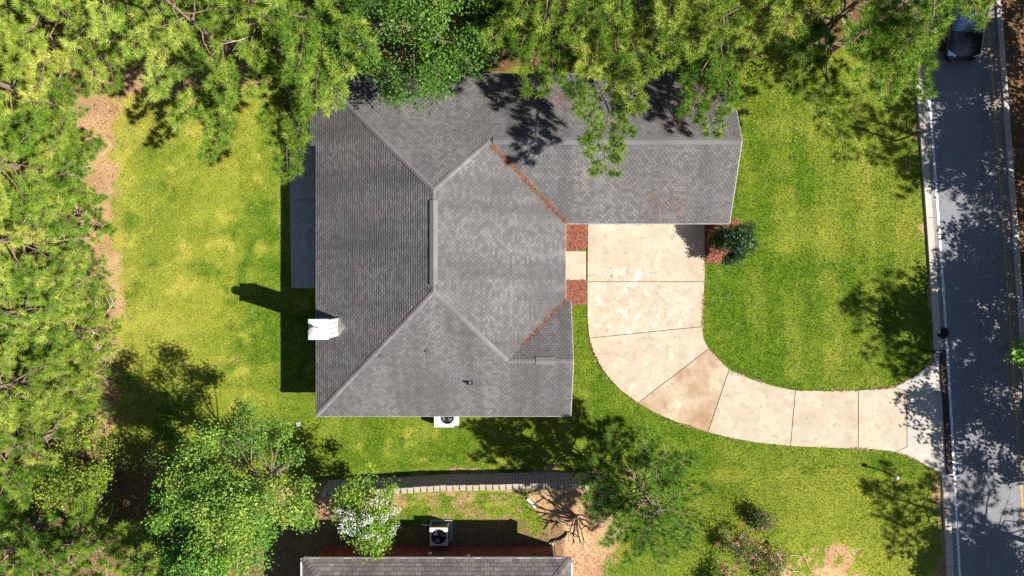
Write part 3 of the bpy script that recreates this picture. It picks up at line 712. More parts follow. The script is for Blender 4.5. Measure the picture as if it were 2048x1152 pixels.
# hip and ridge caps: overlapping bent pieces
CAPM = {}
def caps(p0, p1, nl, nr, wid=0.115, step=0.15, mat='sh_cap', parent=None, lift=0.022, name="hip_cap"):
    p0, p1 = Vector(p0), Vector(p1); d = p1 - p0; L = d.length; d = d.normalized(); n = int(L / step)
    nl, nr = Vector(nl).normalized(), Vector(nr).normalized(); up = (nl + nr).normalized()
    sl_ = d.cross(nl).normalized(); sr = d.cross(nr).normalized()
    if sl_.dot(up) > 0: sl_ = -sl_
    if sr.dot(up) > 0: sr = -sr
    mb = MB(); a = [sl_ * wid, Vector(), sr * wid]
    vs = []
    for t, hgt in ((0.0, 0.026), (step * 1.12, 0.008)):
        for k in range(3): vs.append(a[k] + d * t + (up if k == 1 else (nl if k == 0 else nr)) * hgt)
    for t in (0.0, step * 1.12):
        for k in range(3): vs.append(a[k] + d * t + (up if k == 1 else (nl if k == 0 else nr)) * -0.004)
    mb.add(vs, [(0, 1, 4, 3), (1, 2, 5, 4), (0, 6, 7, 1), (1, 7, 8, 2), (0, 3, 9, 6), (2, 8, 11, 5)])
    me = mb.mesh(name); me.materials.append(M[mat])
    for i in range(n):
        o = link(name, me, None, parent); o.location = p0 + d * (i * L / n) + up * lift
NW_, NE_, NN_, NS_ = (-PIT, 0, 1), (PIT, 0, 1), (0, PIT, 1), (0, -PIT, 1)
A = (XR, YRN, ZR); B = (XR, YRS, ZR)
caps((XW, YN, ZE), A, NW_, NN_, parent=roof); caps((XGR, YGR, ZGR), A, NN_, NE_, parent=roof)
caps((XW, YS, ZE), B, NW_, NS_, parent=roof); caps((XSR, YSR, ZSR), B, NS_, NE_, parent=roof)
caps(A, (XR, 3.95, ZR), NW_, NE_, parent=roof, name="ridge_cap"); caps(B, (XR, 0.1, ZR), NW_, NE_, parent=roof, name="ridge_cap")
caps((XSR, YSR, ZSR), (1.1, YSR, ZSR), NN_, NS_, parent=roof, name="ridge_cap"); caps((XS, YSR, ZSR), (2.0, YSR, ZSR), NN_, NS_, parent=roof, name="ridge_cap")
# raised ridge vents
def rvent(p0, p1, axis, parent=roof):
    mb = MB(); wv, h = 0.18, 0.055
    def sec(p):
        if axis == 'y': return [(p[0] - wv, p[1], p[2] - wv * PIT + 0.02), (p[0] - wv, p[1], p[2] - wv * PIT + h), (p[0], p[1], p[2] + h), (p[0] + wv, p[1], p[2] - wv * PIT + h), (p[0] + wv, p[1], p[2] - wv * PIT + 0.02)]
        return [(p[0], p[1] - wv, p[2] - wv * PIT + 0.02), (p[0], p[1] - wv, p[2] - wv * PIT + h), (p[0], p[1], p[2] + h), (p[0], p[1] + wv, p[2] - wv * PIT + h), (p[0], p[1] + wv, p[2] - wv * PIT + 0.02)]
    mb.add(sec(p0) + sec(p1), [(0, 1, 6, 5), (1, 2, 7, 6), (2, 3, 8, 7), (3, 4, 9, 8), (0, 4, 3, 2, 1), (5, 6, 7, 8, 9)])
    return mb.build("ridge_vent", M['sh_cap'], parent)
rvent((XR, 3.90, ZR + 0.02), (XR, 0.15, ZR + 0.02), 'y')
rvent((XGR + 0.15, YGR, ZGR + 0.02), (XG - 0.03, YGR, ZGR + 0.02), 'x')
rvent((1.1, YSR, ZSR + 0.02), (2.0, YSR, ZSR + 0.02), 'x')
# walls, fascia
wallp = [(XW + 0.42, YN - 0.42), (XW + 0.42, YS + 0.42), (XS - 0.35, YS + 0.42), (XS - 0.35, YSN - 0.3), (XE - 0.42, YSN - 0.3), (XE - 0.42, YG + 0.42), (XG - 0.3, YG + 0.42), (XG - 0.3, YN - 0.42)]
mb = MB(); mb.prism(wallp, -0.1, ZE - 0.03)
mb.add([(XG - 0.3, YG + 0.42, ZE - 0.03), (XG - 0.3, YN - 0.42, ZE - 0.03), (XG - 0.3, YGR, ZGR - 0.16)], [(0, 1, 2)])
mb.add([(XS - 0.35, YS + 0.42, ZE - 0.03), (XS - 0.35, YSN - 0.42, ZE - 0.03), (XS - 0.35, YSR, ZSR - 0.16)], [(0, 1, 2)])
mb.build("wall", M['brick_wall'], house)
def beam(p0, p1, wd=0.03, dp=0.14, name="fascia", mat='grey_trim', parent=house, dz=-0.005):
    p0, p1 = Vector(p0), Vector(p1); d = (p1 - p0).normalized(); s = d.cross(Vector((0, 0, 1))).normalized() * wd; u = Vector((0, 0, 1))
    mb = MB(); vs = [p + a + u * b for p in (p0, p1) for a, b in ((Vector(), dz), (s, dz), (s, dz - dp), (Vector(), dz - dp))]
    mb.add(vs, [(0, 1, 2, 3), (7, 6, 5, 4), (0, 4, 5, 1), (1, 5, 6, 2), (2, 6, 7, 3), (3, 7, 4, 0)]); return mb.build(name, M[mat], parent)
beam((XW, YS, ZE), (XW, YN, ZE), -0.03); beam((XW, YS, ZE), (XS, YS, ZE)); beam((XE, YSN, ZE), (XE, YG, ZE)); beam((XE, YG, ZE), (XG, YG, ZE)); beam((XG, YN, ZE), (XW, YN, ZE))
beam((XG, YG, ZE), (XG, YGR, ZGR), 0.035, dz=0.012); beam((XG, YGR, ZGR), (XG, YN, ZE), 0.035, dz=0.012)
beam((XS, YS, ZE), (XS, YSR, ZSR), 0.035, dz=0.012); beam((XS, YSR, ZSR), (XS, YSN, ZE), 0.035, dz=0.012)
# openings under the eaves
mb = MB()
for i in range(4): mb.bbox(4.2, 9.2, YG + 0.385, YG + 0.415, 0.08 + i * 0.53, 0.59 + i * 0.53, 0.006)
mb.build("garage_door", M['trim'], house)
d_ = MB().box(XE - 0.415, XE - 0.37, 1.0, 1.95, 0.1, 2.15).build("front_door", M['dark_metal'], house); MB().box(XE - 0.37, XE - 0.33, 1.1, 1.16, 1.05, 1.11).build("handle", M['chrome'], d_)
def window(x0, x1, y0, y1, z0, z1):
    mb = MB().box(x0, x1, y0, y1, z0, z1); f = mb.build("window", M['trim'], house)
    ex, ey = (0.012, -0.06) if (x1 - x0) < (y1 - y0) else (-0.06, 0.012)
    MB().box(x0 - ex, x1 + ex, y0 - ey, y1 + ey, z0 + 0.06, z1 - 0.06).build("pane", M['glass'], f)
window(XE - 0.43, XE - 0.385, -0.2, 0.7, 0.9, 2.1); window(XE - 0.43, XE - 0.385, 2.2, 3.0, 0.9, 2.1)
for x in (-6.5, -1.0): window(x, x + 1.4, YS + 0.385, YS + 0.43, 0.9, 2.2)
for y in (-5.0, 2.0, 5.0): window(XW + 0.385, XW + 0.43, y, y + 1.5, 0.5, 2.2)
window(XS - 0.36, XS - 0.315, -4.4, -2.6, 0.7, 2.2)
# roof vent pipes with black flashing
def pipe(x, y, sl, h=0.36, r=0.05, dark=True):
    z = sl.zf(x, y); mb = MB().tube([(x, y, z - 0.05), (x, y, z + h)], r, 12, False); p = mb.build("vent_pipe", M['trim'], roof, True)
    fx, fy = sl.fall; hw = 0.16
    q = [(x - hw, y - 0.12), (x + hw, y - 0.12), (x + hw, y + 0.12), (x - hw, y + 0.12)]
    MB().add([(a, b, sl.zf(a, b) + 0.03) for a, b in q] + [(a, b, sl.zf(a, b)) for a, b in q], [(0, 1, 2, 3), (0, 4, 5, 1), (1, 5, 6, 2), (2, 6, 7, 3), (3, 7, 4, 0)]).build("flashing", M['black'], p)
    MB().tube([(x, y, z + h - 0.06), (x, y, z + h - 0.01)], r * 0.62, 10).build("pipe_shade_plug", M['black'], p)  # solid black plug painting the shade inside the open pipe
pipe(-2.02, -4.5, SLS); pipe(-0.85, 9.05, SLN, 0.3); pipe(1.5, 8.9, SLN, 0.3)
for px, py in ((762, 712), (854, 701)):
    x, y = U(px, py, 4.3); z = SLS.zf(x, y); MB().box(x - 0.08, x + 0.08, y - 0.09, y + 0.09, z, z + 0.07).build("roof_vent", M['ridge_vent'], roof)
# chimney chase
ch = MB().box(-9.13, -8.30, -2.29, -1.44, 2.3, 5.16).build("chimney", M['white_metal'], house); ch["label"] = "white metal chimney chase with round flue cap"
mb = MB()
for x in (-8.95, -8.75, -8.55): mb.box(x - 0.012, x + 0.012, -1.44, -1.42, 3.0, 5.1); mb.box(x - 0.012, x + 0.012, -2.31, -2.29, 3.0, 5.1)
for y in (-2.1, -1.87, -1.64): mb.box(-8.30, -8.28, y - 0.012, y + 0.012, 3.2, 5.1)
mb.build("seam", M['white_metal'], ch)
mb = MB(); mb.box(-9.17, -8.26, -2.33, -1.40, 5.16, 5.20); mb.add([(-9.17, -2.33, 5.2), (-8.26, -2.33, 5.2), (-8.26, -1.40, 5.2), (-9.17, -1.40, 5.2), (-8.8, -1.9, 5.26), (-8.65, -1.9, 5.26)], [(0, 1, 5, 4), (1, 2, 5), (2, 3, 4, 5), (3, 0, 4)])
mb.build("chase_cover", M['white_metal'], ch)
MB().lathe([(0.24, 5.2), (0.20, 5.28), (0.15, 5.32), (0.15, 5.62)], -8.78, -1.95, 20).build("flue_collar", M['white_metal'], ch, True)
MB().lathe([(0.22, 5.56), (0.23, 5.58), (0.23, 5.80), (0.21, 5.83), (0.02, 5.86)], -8.78, -1.95, 24).build("flue_cap", M['galv'], ch, True)
zc = lambda x: ZE + PIT * (x - XW)
MB().add([(-8.3, -2.35, zc(-8.3) + 0.03), (-8.3, -1.38, zc(-8.3) + 0.03), (-7.92, -1.87, zc(-7.92) + 0.03), (-8.3, -1.87, zc(-7.92) + 0.03)], [(0, 2, 3), (3, 2, 1)]).build("cricket", M['cricket'], ch)

# pine straw lodged in the valleys and drifts on the garage roof
def straw(name, pts, mat, Lr=(0.12, 0.26), w=0.006, label=None, cat="straw", zj=0.03):
    P = np.array(pts); n = len(P); a = NP.uniform(0, 2 * np.pi, n) if not isinstance(mat, tuple) else NP.normal(mat[1], 0.6, n)
    m = mat[0] if isinstance(mat, tuple) else mat
    L = NP.uniform(*Lr, n) / 2; d = np.stack([np.cos(a) * L, np.sin(a) * L, NP.normal(0, 0.12, n) * L], 1); s = np.stack([-np.sin(a) * w, np.cos(a) * w, np.zeros(n)], 1)
    V = np.stack([P - d - s, P - d + s, P + d + s, P + d - s], 1).reshape(-1, 3); F = np.arange(4 * n).reshape(-1, 4)
    o = link(name, np_mesh(name, V, F, np.clip(NP.normal(0.5, 0.25, n), 0, 1), M[m])); tag(o, label, cat, kind="stuff"); return o
def valley_pts(p0, p1, n, wid):
    p0, p1 = np.array(p0), np.array(p1); out = []
    for i in range(n):
        t = rnd.random(); wv = wid * (0.25 + 1.1 * math.sin(t * 11 + 1 + 2 * math.sin(t * 23)) ** 2); q = p0 + (p1 - p0) * t
        if rnd.random() > 0.25 + 0.75 * math.sin(t * 17 + 2 * math.sin(t * 31)) ** 2: continue
        x, y = q[0] + rnd.gauss(0, wv), q[1] + rnd.gauss(0, wv)
        out.append((x, y)); 
    return out
def roof_z(x, y):
    c = []
    for s in (SLE, SLG, SLT):
        for p in s.pieces:
            if inpoly(np.array([x]), np.array([y]), p)[0]: c.append(s.zf(x, y))
    return max(c) if c else None
pts = []
for a, b, n, wd in (((XGR + 0.1, YGR - 0.2), (XE, YG + 0.05), 1500, 0.05),):
    for x, y in valley_pts(a, b, n, wd):
        z = roof_z(x, y)
        if z: pts.append((x, y, z + rnd.uniform(0.025, 0.06)))
straw("valley_straw", pts, ('valley_straw', math.atan2(YG - YGR, XE - XGR)), (0.1, 0.24), 0.007, "orange pine straw packed in the roof valley by the garage")
pts = []
for x, y in valley_pts((XSR + 0.7, YSR + 0.7), (XE, YSN), 420, 0.04):
    z = roof_z(x, y)
    if z: pts.append((x, y, z + rnd.uniform(0.025, 0.05)))
straw("valley_straw", pts, ('valley_straw', math.atan2(YSN - YSR, XE - XSR)), (0.1, 0.22), 0.007, "orange pine straw packed in the valley of the small front gable")
pts = []
for cx, cy_, n, s in ((7.3, 4.2, 60, .28), (8.0, 3.9, 70, .3), (7.7, 4.6, 30, .35), (6.6, 4.3, 16, .2), (8.6, 3.6, 30, .35), (5.0, 6.0, 14, .2), (5.8, 5.2, 12, .2), (3.5, 4.6, 14, .25), (6.9, 3.7, 16, .2)):
    for i in range(n):
        x, y = cx + rnd.gauss(0, s), cy_ + rnd.gauss(0, s)
        if YG < y < YGR: pts.append((x, y, SLG.zf(x, y) + 0.03))
for cx, cy_, n, s in ((2.3, 9.0, 60, .2), (3.6, 8.7, 40, .3), (5.5, 8.6, 60, .4), (8.0, 8.9, 300, .7), (9.3, 9.6, 260, .6), (0.5, 9.6, 100, .6)):
    for i in range(n):
        x, y = cx + rnd.gauss(0, s), cy_ + rnd.gauss(0, s)
        if YGR + 0.3 < y < YN and x < XG: pts.append((x, y, SLN.zf(x, y) + 0.03))
for i in range(420):
    x, y = rnd.uniform(XGR, XG), rnd.uniform(YG, YN - 0.1)
    if y > YGR + 0.25: pts.append((x, y, SLN.zf(x, y) + 0.03))
    elif y < YGR - 0.25 and x > XE + 0.2 and rnd.random() < 0.5: pts.append((x, y, SLG.zf(x, y) + 0.03))
straw("roof_straw", pts, 'valley_straw', (0.1, 0.22), 0.006, "loose pine straw drifts scattered on the garage roof")
# straw beds
for k, (b, lab) in enumerate(zip(BEDS, ("red pine straw bed north of the front walk", "red pine straw bed south of the front walk", "brown mulch bed around the camellia at the garage corner"))):
    pb = np.array(b); n = 5200 if k == 2 else 3400; x = NP.uniform(pb[:, 0].min(), pb[:, 0].max(), n); y = NP.uniform(pb[:, 1].min(), pb[:, 1].max(), n)
    ok = inpoly(x, y, b); x, y = x[ok], y[ok]; z = 0.03 + 0.05 * NP.random(len(x)) + 0.05 * fbm(x, y, 2.0)
    mb = MB(); mb.prism(inset(ccw(list(b)), 0.02), -0.05, 0.035, 0.02); bo = mb.build("straw_bed_soil", M['cricket'] if 0 else plain("bed_soil_%d" % k, (0.20, 0.085, 0.045), 0.95, var=0.3, scale=14, spec=0.1))
    tag(bo, "soil under the " + lab, "bed", kind="structure")
    straw("straw_bed", np.stack([x, y, z], 1), 'straw', (0.08, 0.2), 0.008, lab, "straw")

# ------------------------------------------------------------------ neighbour's house
nb = empty("neighbour_house"); tag(nb, "red brick house with brown grey hip roof at the bottom edge", "house")
GZ = 1.28; NZE = 4.0; NX0, NX1, NYE = -9.78, 2.78, -12.65; DEPTH = 11.0
NR = DEPTH / 2; zr = NZE + PIT * NR
ns = Slope([[(NX0, NYE), (NX1, NYE), (NX1 - NR, NYE - NR), (NX0 + NR, NYE - NR)]], lambda x, y: NZE + PIT * (NYE - y), (0, 1))
nw_ = Slope([[(NX0, NYE), (NX0 + NR, NYE - NR), (NX0, NYE - DEPTH)]], lambda x, y: NZE + PIT * (x - NX0), (-1, 0))
ne_ = Slope([[(NX1, NYE), (NX1 - NR, NYE - NR), (NX1, NYE - DEPTH)]], lambda x, y: NZE + PIT * (NX1 - x), (1, 0))
nss = Slope([[(NX0, NYE - DEPTH), (NX1, NYE - DEPTH), (NX1 - NR, NYE - NR), (NX0 + NR, NYE - NR)]], lambda x, y: NZE + PIT * (y - NYE + DEPTH), (0, -1))
deck = MB()
for s in (ns, nw_, ne_, nss):
    p = ccw(s.pieces[0]); deck.add([(x, y, s.zf(x, y)) for x, y in p], [tuple(range(len(p)))]); deck.add([(x, y, s.zf(x, y) - 0.1) for x, y in p], [tuple(range(len(p) - 1, -1, -1))])
nroof = deck.build("roof", M['deck'], nb)
vis = []; rest = MB()
for k, s in enumerate((ns, nw_, ne_, nss)):
    for t in tabs(s, 0.185, 0.29, 50 + k):
        cyv = sum(p.y for p in t[0]) / len(t[0])
        if k == 0 and cyv > NYE - 1.05 and len(t[0]) == 4 and len(vis) < 290: vis.append(t)
        else: tab_mesh(t, rest)
for t in vis:
    mb = MB(); c = sum((Vector(p) for p in t[0]), Vector()) / len(t[0]); tab_mesh(([p - c for p in t[0]], [p - c for p in t[1]], t[2], t[3]), mb)
    o = mb.build("shingle", M['sh_nb'], nroof, attr=True); o.location = c
o = rest.build("shingle_field", M['sh_nb'], nroof, attr=True); o["kind"] = "stuff"
caps((NX0, NYE, NZE), (NX0 + 2.6, NYE - 2.6, NZE + 2.6 * PIT), NW_, NN_, 0.17, 0.19, 'sh_nb', nroof); caps((NX1, NYE, NZE), (NX1 - 2.6, NYE - 2.6, NZE + 2.6 * PIT), NN_, NE_, 0.17, 0.19, 'sh_nb', nroof)
wx0, wx1, wy = -9.45, 2.16, -13.08
MB().box(wx0, wx1, -23.2, wy, GZ - 0.3, NZE - 0.05).build("wall", M['mortar'], nb)
bm_ = MB(); row = 0; z = GZ - 0.05
while z < NZE - 0.15:
    x = wx0 + (0.1 if row % 2 else 0)
    while x < wx1 - 0.19:
        bm_.box(x, x + 0.188, wy, wy + 0.014 + rnd.uniform(0, 0.006), z, z + 0.062, rnd.random()); x += 0.2
    z += 0.075; row += 1
o = bm_.build("bricks", M['brick'], nb, attr=True); o["kind"] = "stuff"
beam((NX1, NYE, NZE), (NX0, NYE, NZE), 0.03, 0.16, "fascia", 'trim', nb); beam((NX0, NYE - DEPTH, NZE), (NX0, NYE, NZE), -0.1, 0.14, "gutter", 'trim', nb); beam((NX1, NYE - DEPTH, NZE), (NX1, NYE, NZE), 0.06, 0.14, "fascia", 'trim', nb)
MB().tube([(wx1 - 0.12, wy + 0.06, NZE - 0.1), (wx1 - 0.12, wy + 0.06, GZ + 0.25), (wx1 - 0.12, wy + 0.2, GZ + 0.1)], 0.05, 8).build("downspout", M['beige'], nb)
for x, z in ((-4.1, 2.3), (-2.2, 2.6), (-7.6, 2.0)): MB().box(x, x + 0.16, wy + 0.02, wy + 0.09, z, z + 0.2).build("wall_vent", M['trim'], nb)
# ------------------------------------------------------------------ vegetation builders
def unit(v): return v / np.maximum(1e-9, np.linalg.norm(v, axis=-1, keepdims=True))
class Wood:
    """tapered limbs collected as tubes"""
    def __init__(s): s.V = []; s.F = []; s.n = 0
    def add(s, pts, r, k=5):
        pts = np.asarray(pts, float); r = np.asarray(r, float); N = len(pts)
        d = np.gradient(pts, axis=0); d = unit(d)
        ref = np.where(np.abs(d[:, 2:3]) > 0.9, np.array([[1.0, 0.2, 0]]), np.array([[0, 0, 1.0]]))
        u = unit(np.cross(d, ref)); v = np.cross(d, u); t = np.arange(k) * 2 * np.pi / k
        ring = pts[:, None, :] + (u[:, None, :] * np.cos(t)[None, :, None] + v[:, None, :] * np.sin(t)[None, :, None]) * r[:, None, None]
        s.V.append(ring.reshape(-1, 3)); i = np.arange(N - 1)[:, None] * k; j = np.arange(k)[None, :]; j2 = (j + 1) % k
        s.F.append((np.stack([i + j, i + j2, i + k + j2, i + k + j], -1).reshape(-1, 4)) + s.n); s.n += N * k
    def build(s, name, mat, parent):
        if not s.V: return None
        me = np_mesh(name, np.concatenate(s.V), np.concatenate(s.F), None, mat); me.polygons.foreach_set("use_smooth", [True] * len(me.polygons))
        return link(name, me, None, parent)

def needles(T, D, rv, rng, per=72, L=(0.21, 0.35), w=0.009):
    """needle tufts: T tip positions, D shoot directions"""
    n = len(T); T = np.repeat(T, per, 0); D = np.repeat(D, per, 0); r = np.repeat(rv, per)
    g = unit(rng.normal(size=(n * per, 3))); g[:, 2] += 0.22
    dr = unit(D * 0.55 + g * 0.85); ln = rng.uniform(*L, n * per)[:, None]
    base = T - D * rng.uniform(0, 0.16, n * per)[:, None]
    side = unit(np.cross(dr, rng.normal(size=(n * per, 3)))) * w
    tip = base + dr * ln; tip[:, 2] -= 0.03 * ln[:, 0]
    V = np.stack([base - side, base + side, tip], 1).reshape(-1, 3); F = np.arange(3 * n * per).reshape(-1, 3)
    return V, F, np.clip(r + rng.normal(0, 0.09, n * per), 0, 1)

def limb(wood, T, D, Q, p0, p1, r0, rng, dens=1.0, start=0.28, wide=1.0, arch=0.06):
    p0, p1 = np.array(p0, float), np.array(p1, float); L = np.linalg.norm(p1 - p0); ax = unit(p1 - p0)
    t = np.linspace(0, 1, 7)[:, None]; C = p0 + (p1 - p0) * t; C[:, 2] += (4 * t * (1 - t))[:, 0] * -arch * L
    wob = rng.normal(0, 0.035 * L, (7, 3)) * np.sin(t * np.pi); C += wob
    wood.add(C, 0.75 * r0 * (1 - 0.88 * t[:, 0]) + 0.005)
    hv = unit(np.array([-ax[1], ax[0], 0.0])); nb = max(4, int((1 - start) * L / 0.17 * dens)); sd = 1
    for i in range(nb):
        u = start + (1 - start) * (i + rng.random() * 0.7) / nb; q = p_at(C, u); sd = -sd
        bl = np.clip(0.24 * L * (1.12 - 0.8 * u) * wide, 0.28, 1.5) * rng.uniform(0.7, 1.2)
        d = unit(ax * rng.uniform(0.45, 0.9) + hv * sd * rng.uniform(0.6, 1.0) + np.array([0, 0, rng.uniform(-0.1, 0.4)]))
        e = q + d * bl; wood.add(np.stack([q, q + d * bl * 0.55 + rng.normal(0, 0.03, 3), e]), [0.012, 0.009, 0.005], 3)
        m = max(1, int(bl / 0.17))
        for k in range(m):
            f = 1 - k * 0.17 / bl; pp = q + d * bl * f
            if k == 0: T.append(pp); D.append(unit(d + np.array([0, 0, 0.35])))
            else:
                s2 = 1 if rng.random() < 0.5 else -1
                dd = unit(d * 0.7 + np.cross(d, [0, 0, 1.0]) * s2 * rng.uniform(0.5, 1.0) + np.array([0, 0, rng.uniform(0.1, 0.7)]))
                T.append(pp + dd * rng.uniform(0.12, 0.3)); D.append(dd)
    T.append(C[-1]); D.append(unit(ax + np.array([0, 0, 0.3])))
    lt = rng.normal(0, 0.13); Q += [lt] * (len(T) - len(Q))
def p_at(C, u):
    x = u * (len(C) - 1); i = min(int(x), len(C) - 2); return C[i] + (C[i + 1] - C[i]) * (x - i)

def pine_parts(H, seed, z0=0.25, nl=30, ml=3.6, extra=(), mat='pine', per=72, dead=5, tr=0.17, azr=None, tone=0.5, dens=1.0, top=True, w=0.009, NL=(0.21, 0.35)):
    rng = np.random.default_rng(seed); wood = Wood(); T, D = [], []; Q = []; dws = []
    tz = np.linspace(0, H, 8); tp = np.stack([rng.normal(0, 0.06, 8).cumsum() * 0.5, rng.normal(0, 0.06, 8).cumsum() * 0.5, tz], 1); tp[0, :2] = 0
    wood.add(tp, tr * (1 - 0.9 * tz / H) + 0.02, 8)
    at = lambda z: p_at(tp, z / H)
    az = rng.uniform(0, 6.28)
    for i in range(nl):
        f = (i + rng.random()) / nl; z = H * (z0 + (0.97 - z0) * f); az += 2.4 + rng.normal(0, 0.3)
        a = az if azr is None else azr[0] + (azr[1] - azr[0]) * rng.random()
        L = ml * (np.sin(np.pi * min(1, 0.30 + 0.72 * f)) ** 0.8) * rng.uniform(0.75, 1.15) + 0.35
        p = at(z); rise = rng.uniform(0.02, 0.3) + 0.5 * max(0, f - 0.7)
        limb(wood, T, D, Q, p, p + np.array([np.cos(a) * L, np.sin(a) * L, rise * L]), 0.02 + 0.012 * L, rng, dens)
    for (dx, dy, dz, zs, wd) in extra:
        p = at(zs); limb(wood, T, D, Q, p, (dx, dy, dz), 0.075, rng, 1.15, 0.3, wd)
    if top:
        for k in range(6): T.append(tp[-1] + rng.normal(0, 0.12, 3)); D.append(np.array([0, 0, 1.0]))
    for i in range(dead):
        dw_ = Wood(); dws.append(dw_)
        z = H * rng.uniform(0.12, z0 + 0.15); a = rng.uniform(0, 6.28) if azr is None else azr[0] + (azr[1] - azr[0]) * rng.random(); L = rng.uniform(1.0, 2.6); p = at(z)
        d = np.array([np.cos(a), np.sin(a), rng.uniform(0.0, 0.35)]); C = p + d * L * np.linspace(0, 1, 4)[:, None] + rng.normal(0, 0.05, (4, 3)); dw_.add(C, [0.035, 0.028, 0.02, 0.007], 4)
        for k in range(5):
            q = p_at(C, rng.uniform(0.35, 0.95)); dd = unit(d + rng.normal(0, 0.55, 3)); l2 = rng.uniform(0.3, 0.8); dw_.add(np.stack([q, q + dd * l2 * .5, q + dd * l2 + rng.normal(0, .04, 3)]), [0.016, 0.012, 0.005], 3)
    T, D = np.array(T), np.array(D); Q += [0.1] * (len(T) - len(Q)); rv = np.clip(tone + np.array(Q) + rng.normal(0, 0.14, len(T)), 0.02, 0.98)
    V, F, r = needles(T, D, rv, rng, per, NL, w)
    return wood, (V, F, r), dws, mat
def pine(x, y, label, group=None, **k):
    """one pine: trunk with limbs, needle crown, bare dead branches; extra limbs are given in world space"""
    z = hz(x, y)
    k['extra'] = [(a - x, b - y, c - z, d, e) for a, b, c, d, e in k.get('extra', ())]
    o = empty("pine_tree", (x, y, z - 0.03)); tag(o, label, "pine tree", group)
    wood, (V, F, r), dws, mat = pine_parts(**k)
    wood.build("trunk", M['bark'], o); link("crown", np_mesh("crown", V, F, r, M[mat]), None, o); 
    for q in dws: q.build("dead_branch", M['twig'], o)
    return o
def copy_tree(src, x, y, rz, sc, label, group=None):
    o = src.copy(); COL.objects.link(o); o.location = (x, y, hz(x, y) - 0.03); o.rotation_euler = (0, 0, rz); o.scale = (sc, sc, sc); o["label"] = label
    if group: o["group"] = group
    for c in list(src.children):
        d = c.copy(); COL.objects.link(d); d.parent = o
    return o

def leaves(C, rv, rng, size, up=0.9, asp=0.55):
    n = len(C); nm = unit(rng.normal(size=(n, 3)) + np.array([0, 0, up])); a = unit(np.cross(nm, rng.normal(size=(n, 3)))); b = np.cross(nm, a)
    s = (size * rng.uniform(0.65, 1.3, n))[:, None]; a, b = a * s, b * s * asp
    V = np.stack([C - a, C + b - a * 0.1, C + a, C - b - a * 0.1], 1).reshape(-1, 3); return V, np.arange(4 * n).reshape(-1, 4), rv
def broadleaf_parts(H, rad, seed, ncl=26, sub=34, lv=10, size=0.07, cr=0.9, zlo=0.3, flat=0.75, spread=0.16, tone=0.5, tr=0.13, stems=1, up=0.9, low=0.0, asp=0.55, var=0.16, clumps=()):
    rng = np.random.default_rng(seed); wood = Wood(); pts, rv = [], []; zc = H * (zlo + 1) / 2; hh = H * (1 - zlo) / 2
    st = []
    for k in range(stems):
        a = rng.uniform(0, 6.28); off = np.array([np.cos(a), np.sin(a), 0]) * (0.0 if stems == 1 else rng.uniform(0.05, 0.25))
        tp = np.stack([off * (1 + 3 * t) + np.array([rng.normal(0, .05), rng.normal(0, .05), t * H * (0.75 if stems == 1 else 0.6)]) for t in np.linspace(0, 1, 5)]); tp[0, 2] = 0
        wood.add(tp, tr * (1 - 0.8 * np.linspace(0, 1, 5)) / (1 if stems == 1 else 1.6), 7); st.append(tp)
    for i in range(ncl + len(clumps)):
        d = unit(rng.normal(size=3)); d[2] = d[2] * 0.9 + low; k = rng.uniform(0.45, 1.0) ** 0.6
        
        if i % 3 == 0: d[:2] *= rng.uniform(0.1, 0.6); d[2] = abs(d[2]) + 0.2
        c = np.array([d[0] * rad * k, d[1] * rad * k, zc + min(1, d[2]) * hh * k]); R_ = cr * rng.uniform(0.6, 1.15)
        if i >= ncl: c = np.array(clumps[i - ncl][:3], float); R_ = clumps[i - ncl][3]
        s = st[i % stems]; q = p_at(s, np.clip((c[2] - 0.45 * rad) / s[-1, 2] + rng.uniform(-0.1, 0.1), 0.35, 0.98))
        mid = (q + c) / 2 + rng.normal(0, 0.12, 3); wood.add(np.stack([q, mid, c]), [tr * 0.24, tr * 0.16, 0.010], 4)
        ct = rng.normal(0, var * 0.6)
        for j in range(sub if i < ncl else 12):
            e = unit(rng.normal(size=3)); e[2] *= flat; sc = c + e * R_ * rng.uniform(0.35, 1.0)
            if j % 3 == 0: wood.add(np.stack([c, (c + sc) / 2 + rng.normal(0, .04, 3), sc]), [0.014, 0.010, 0.004], 3)
            n = max(2, int(lv * rng.uniform(0.5, 1.5))); pts.append(sc + rng.normal(0, spread, (n, 3)) * np.array([1, 1, 0.6])); rv.append(np.clip(tone + ct + rng.normal(0, var * 0.5) + rng.normal(0, var * 0.6, n), 0.02, 0.98))
    P = np.concatenate(pts); P[:, 2] = np.maximum(P[:, 2], 0.06); r = np.concatenate(rv); V, F, r = leaves(P, r, rng, size, up, asp); return wood, (V, F, r)
def broadleaf(x, y, label, mat, cat="tree", name="hardwood_tree", group=None, bark='bark', dz=0.0, **k):
    z = hz(x, y); o = empty(name, (x, y, z - 0.03 + dz)); tag(o, label, cat, group)
    wood, (V, F, r) = broadleaf_parts(**k)
    wood.build("trunk", M[bark], o); link("crown", np_mesh("crown", V, F, r, M[mat]), None, o); return o

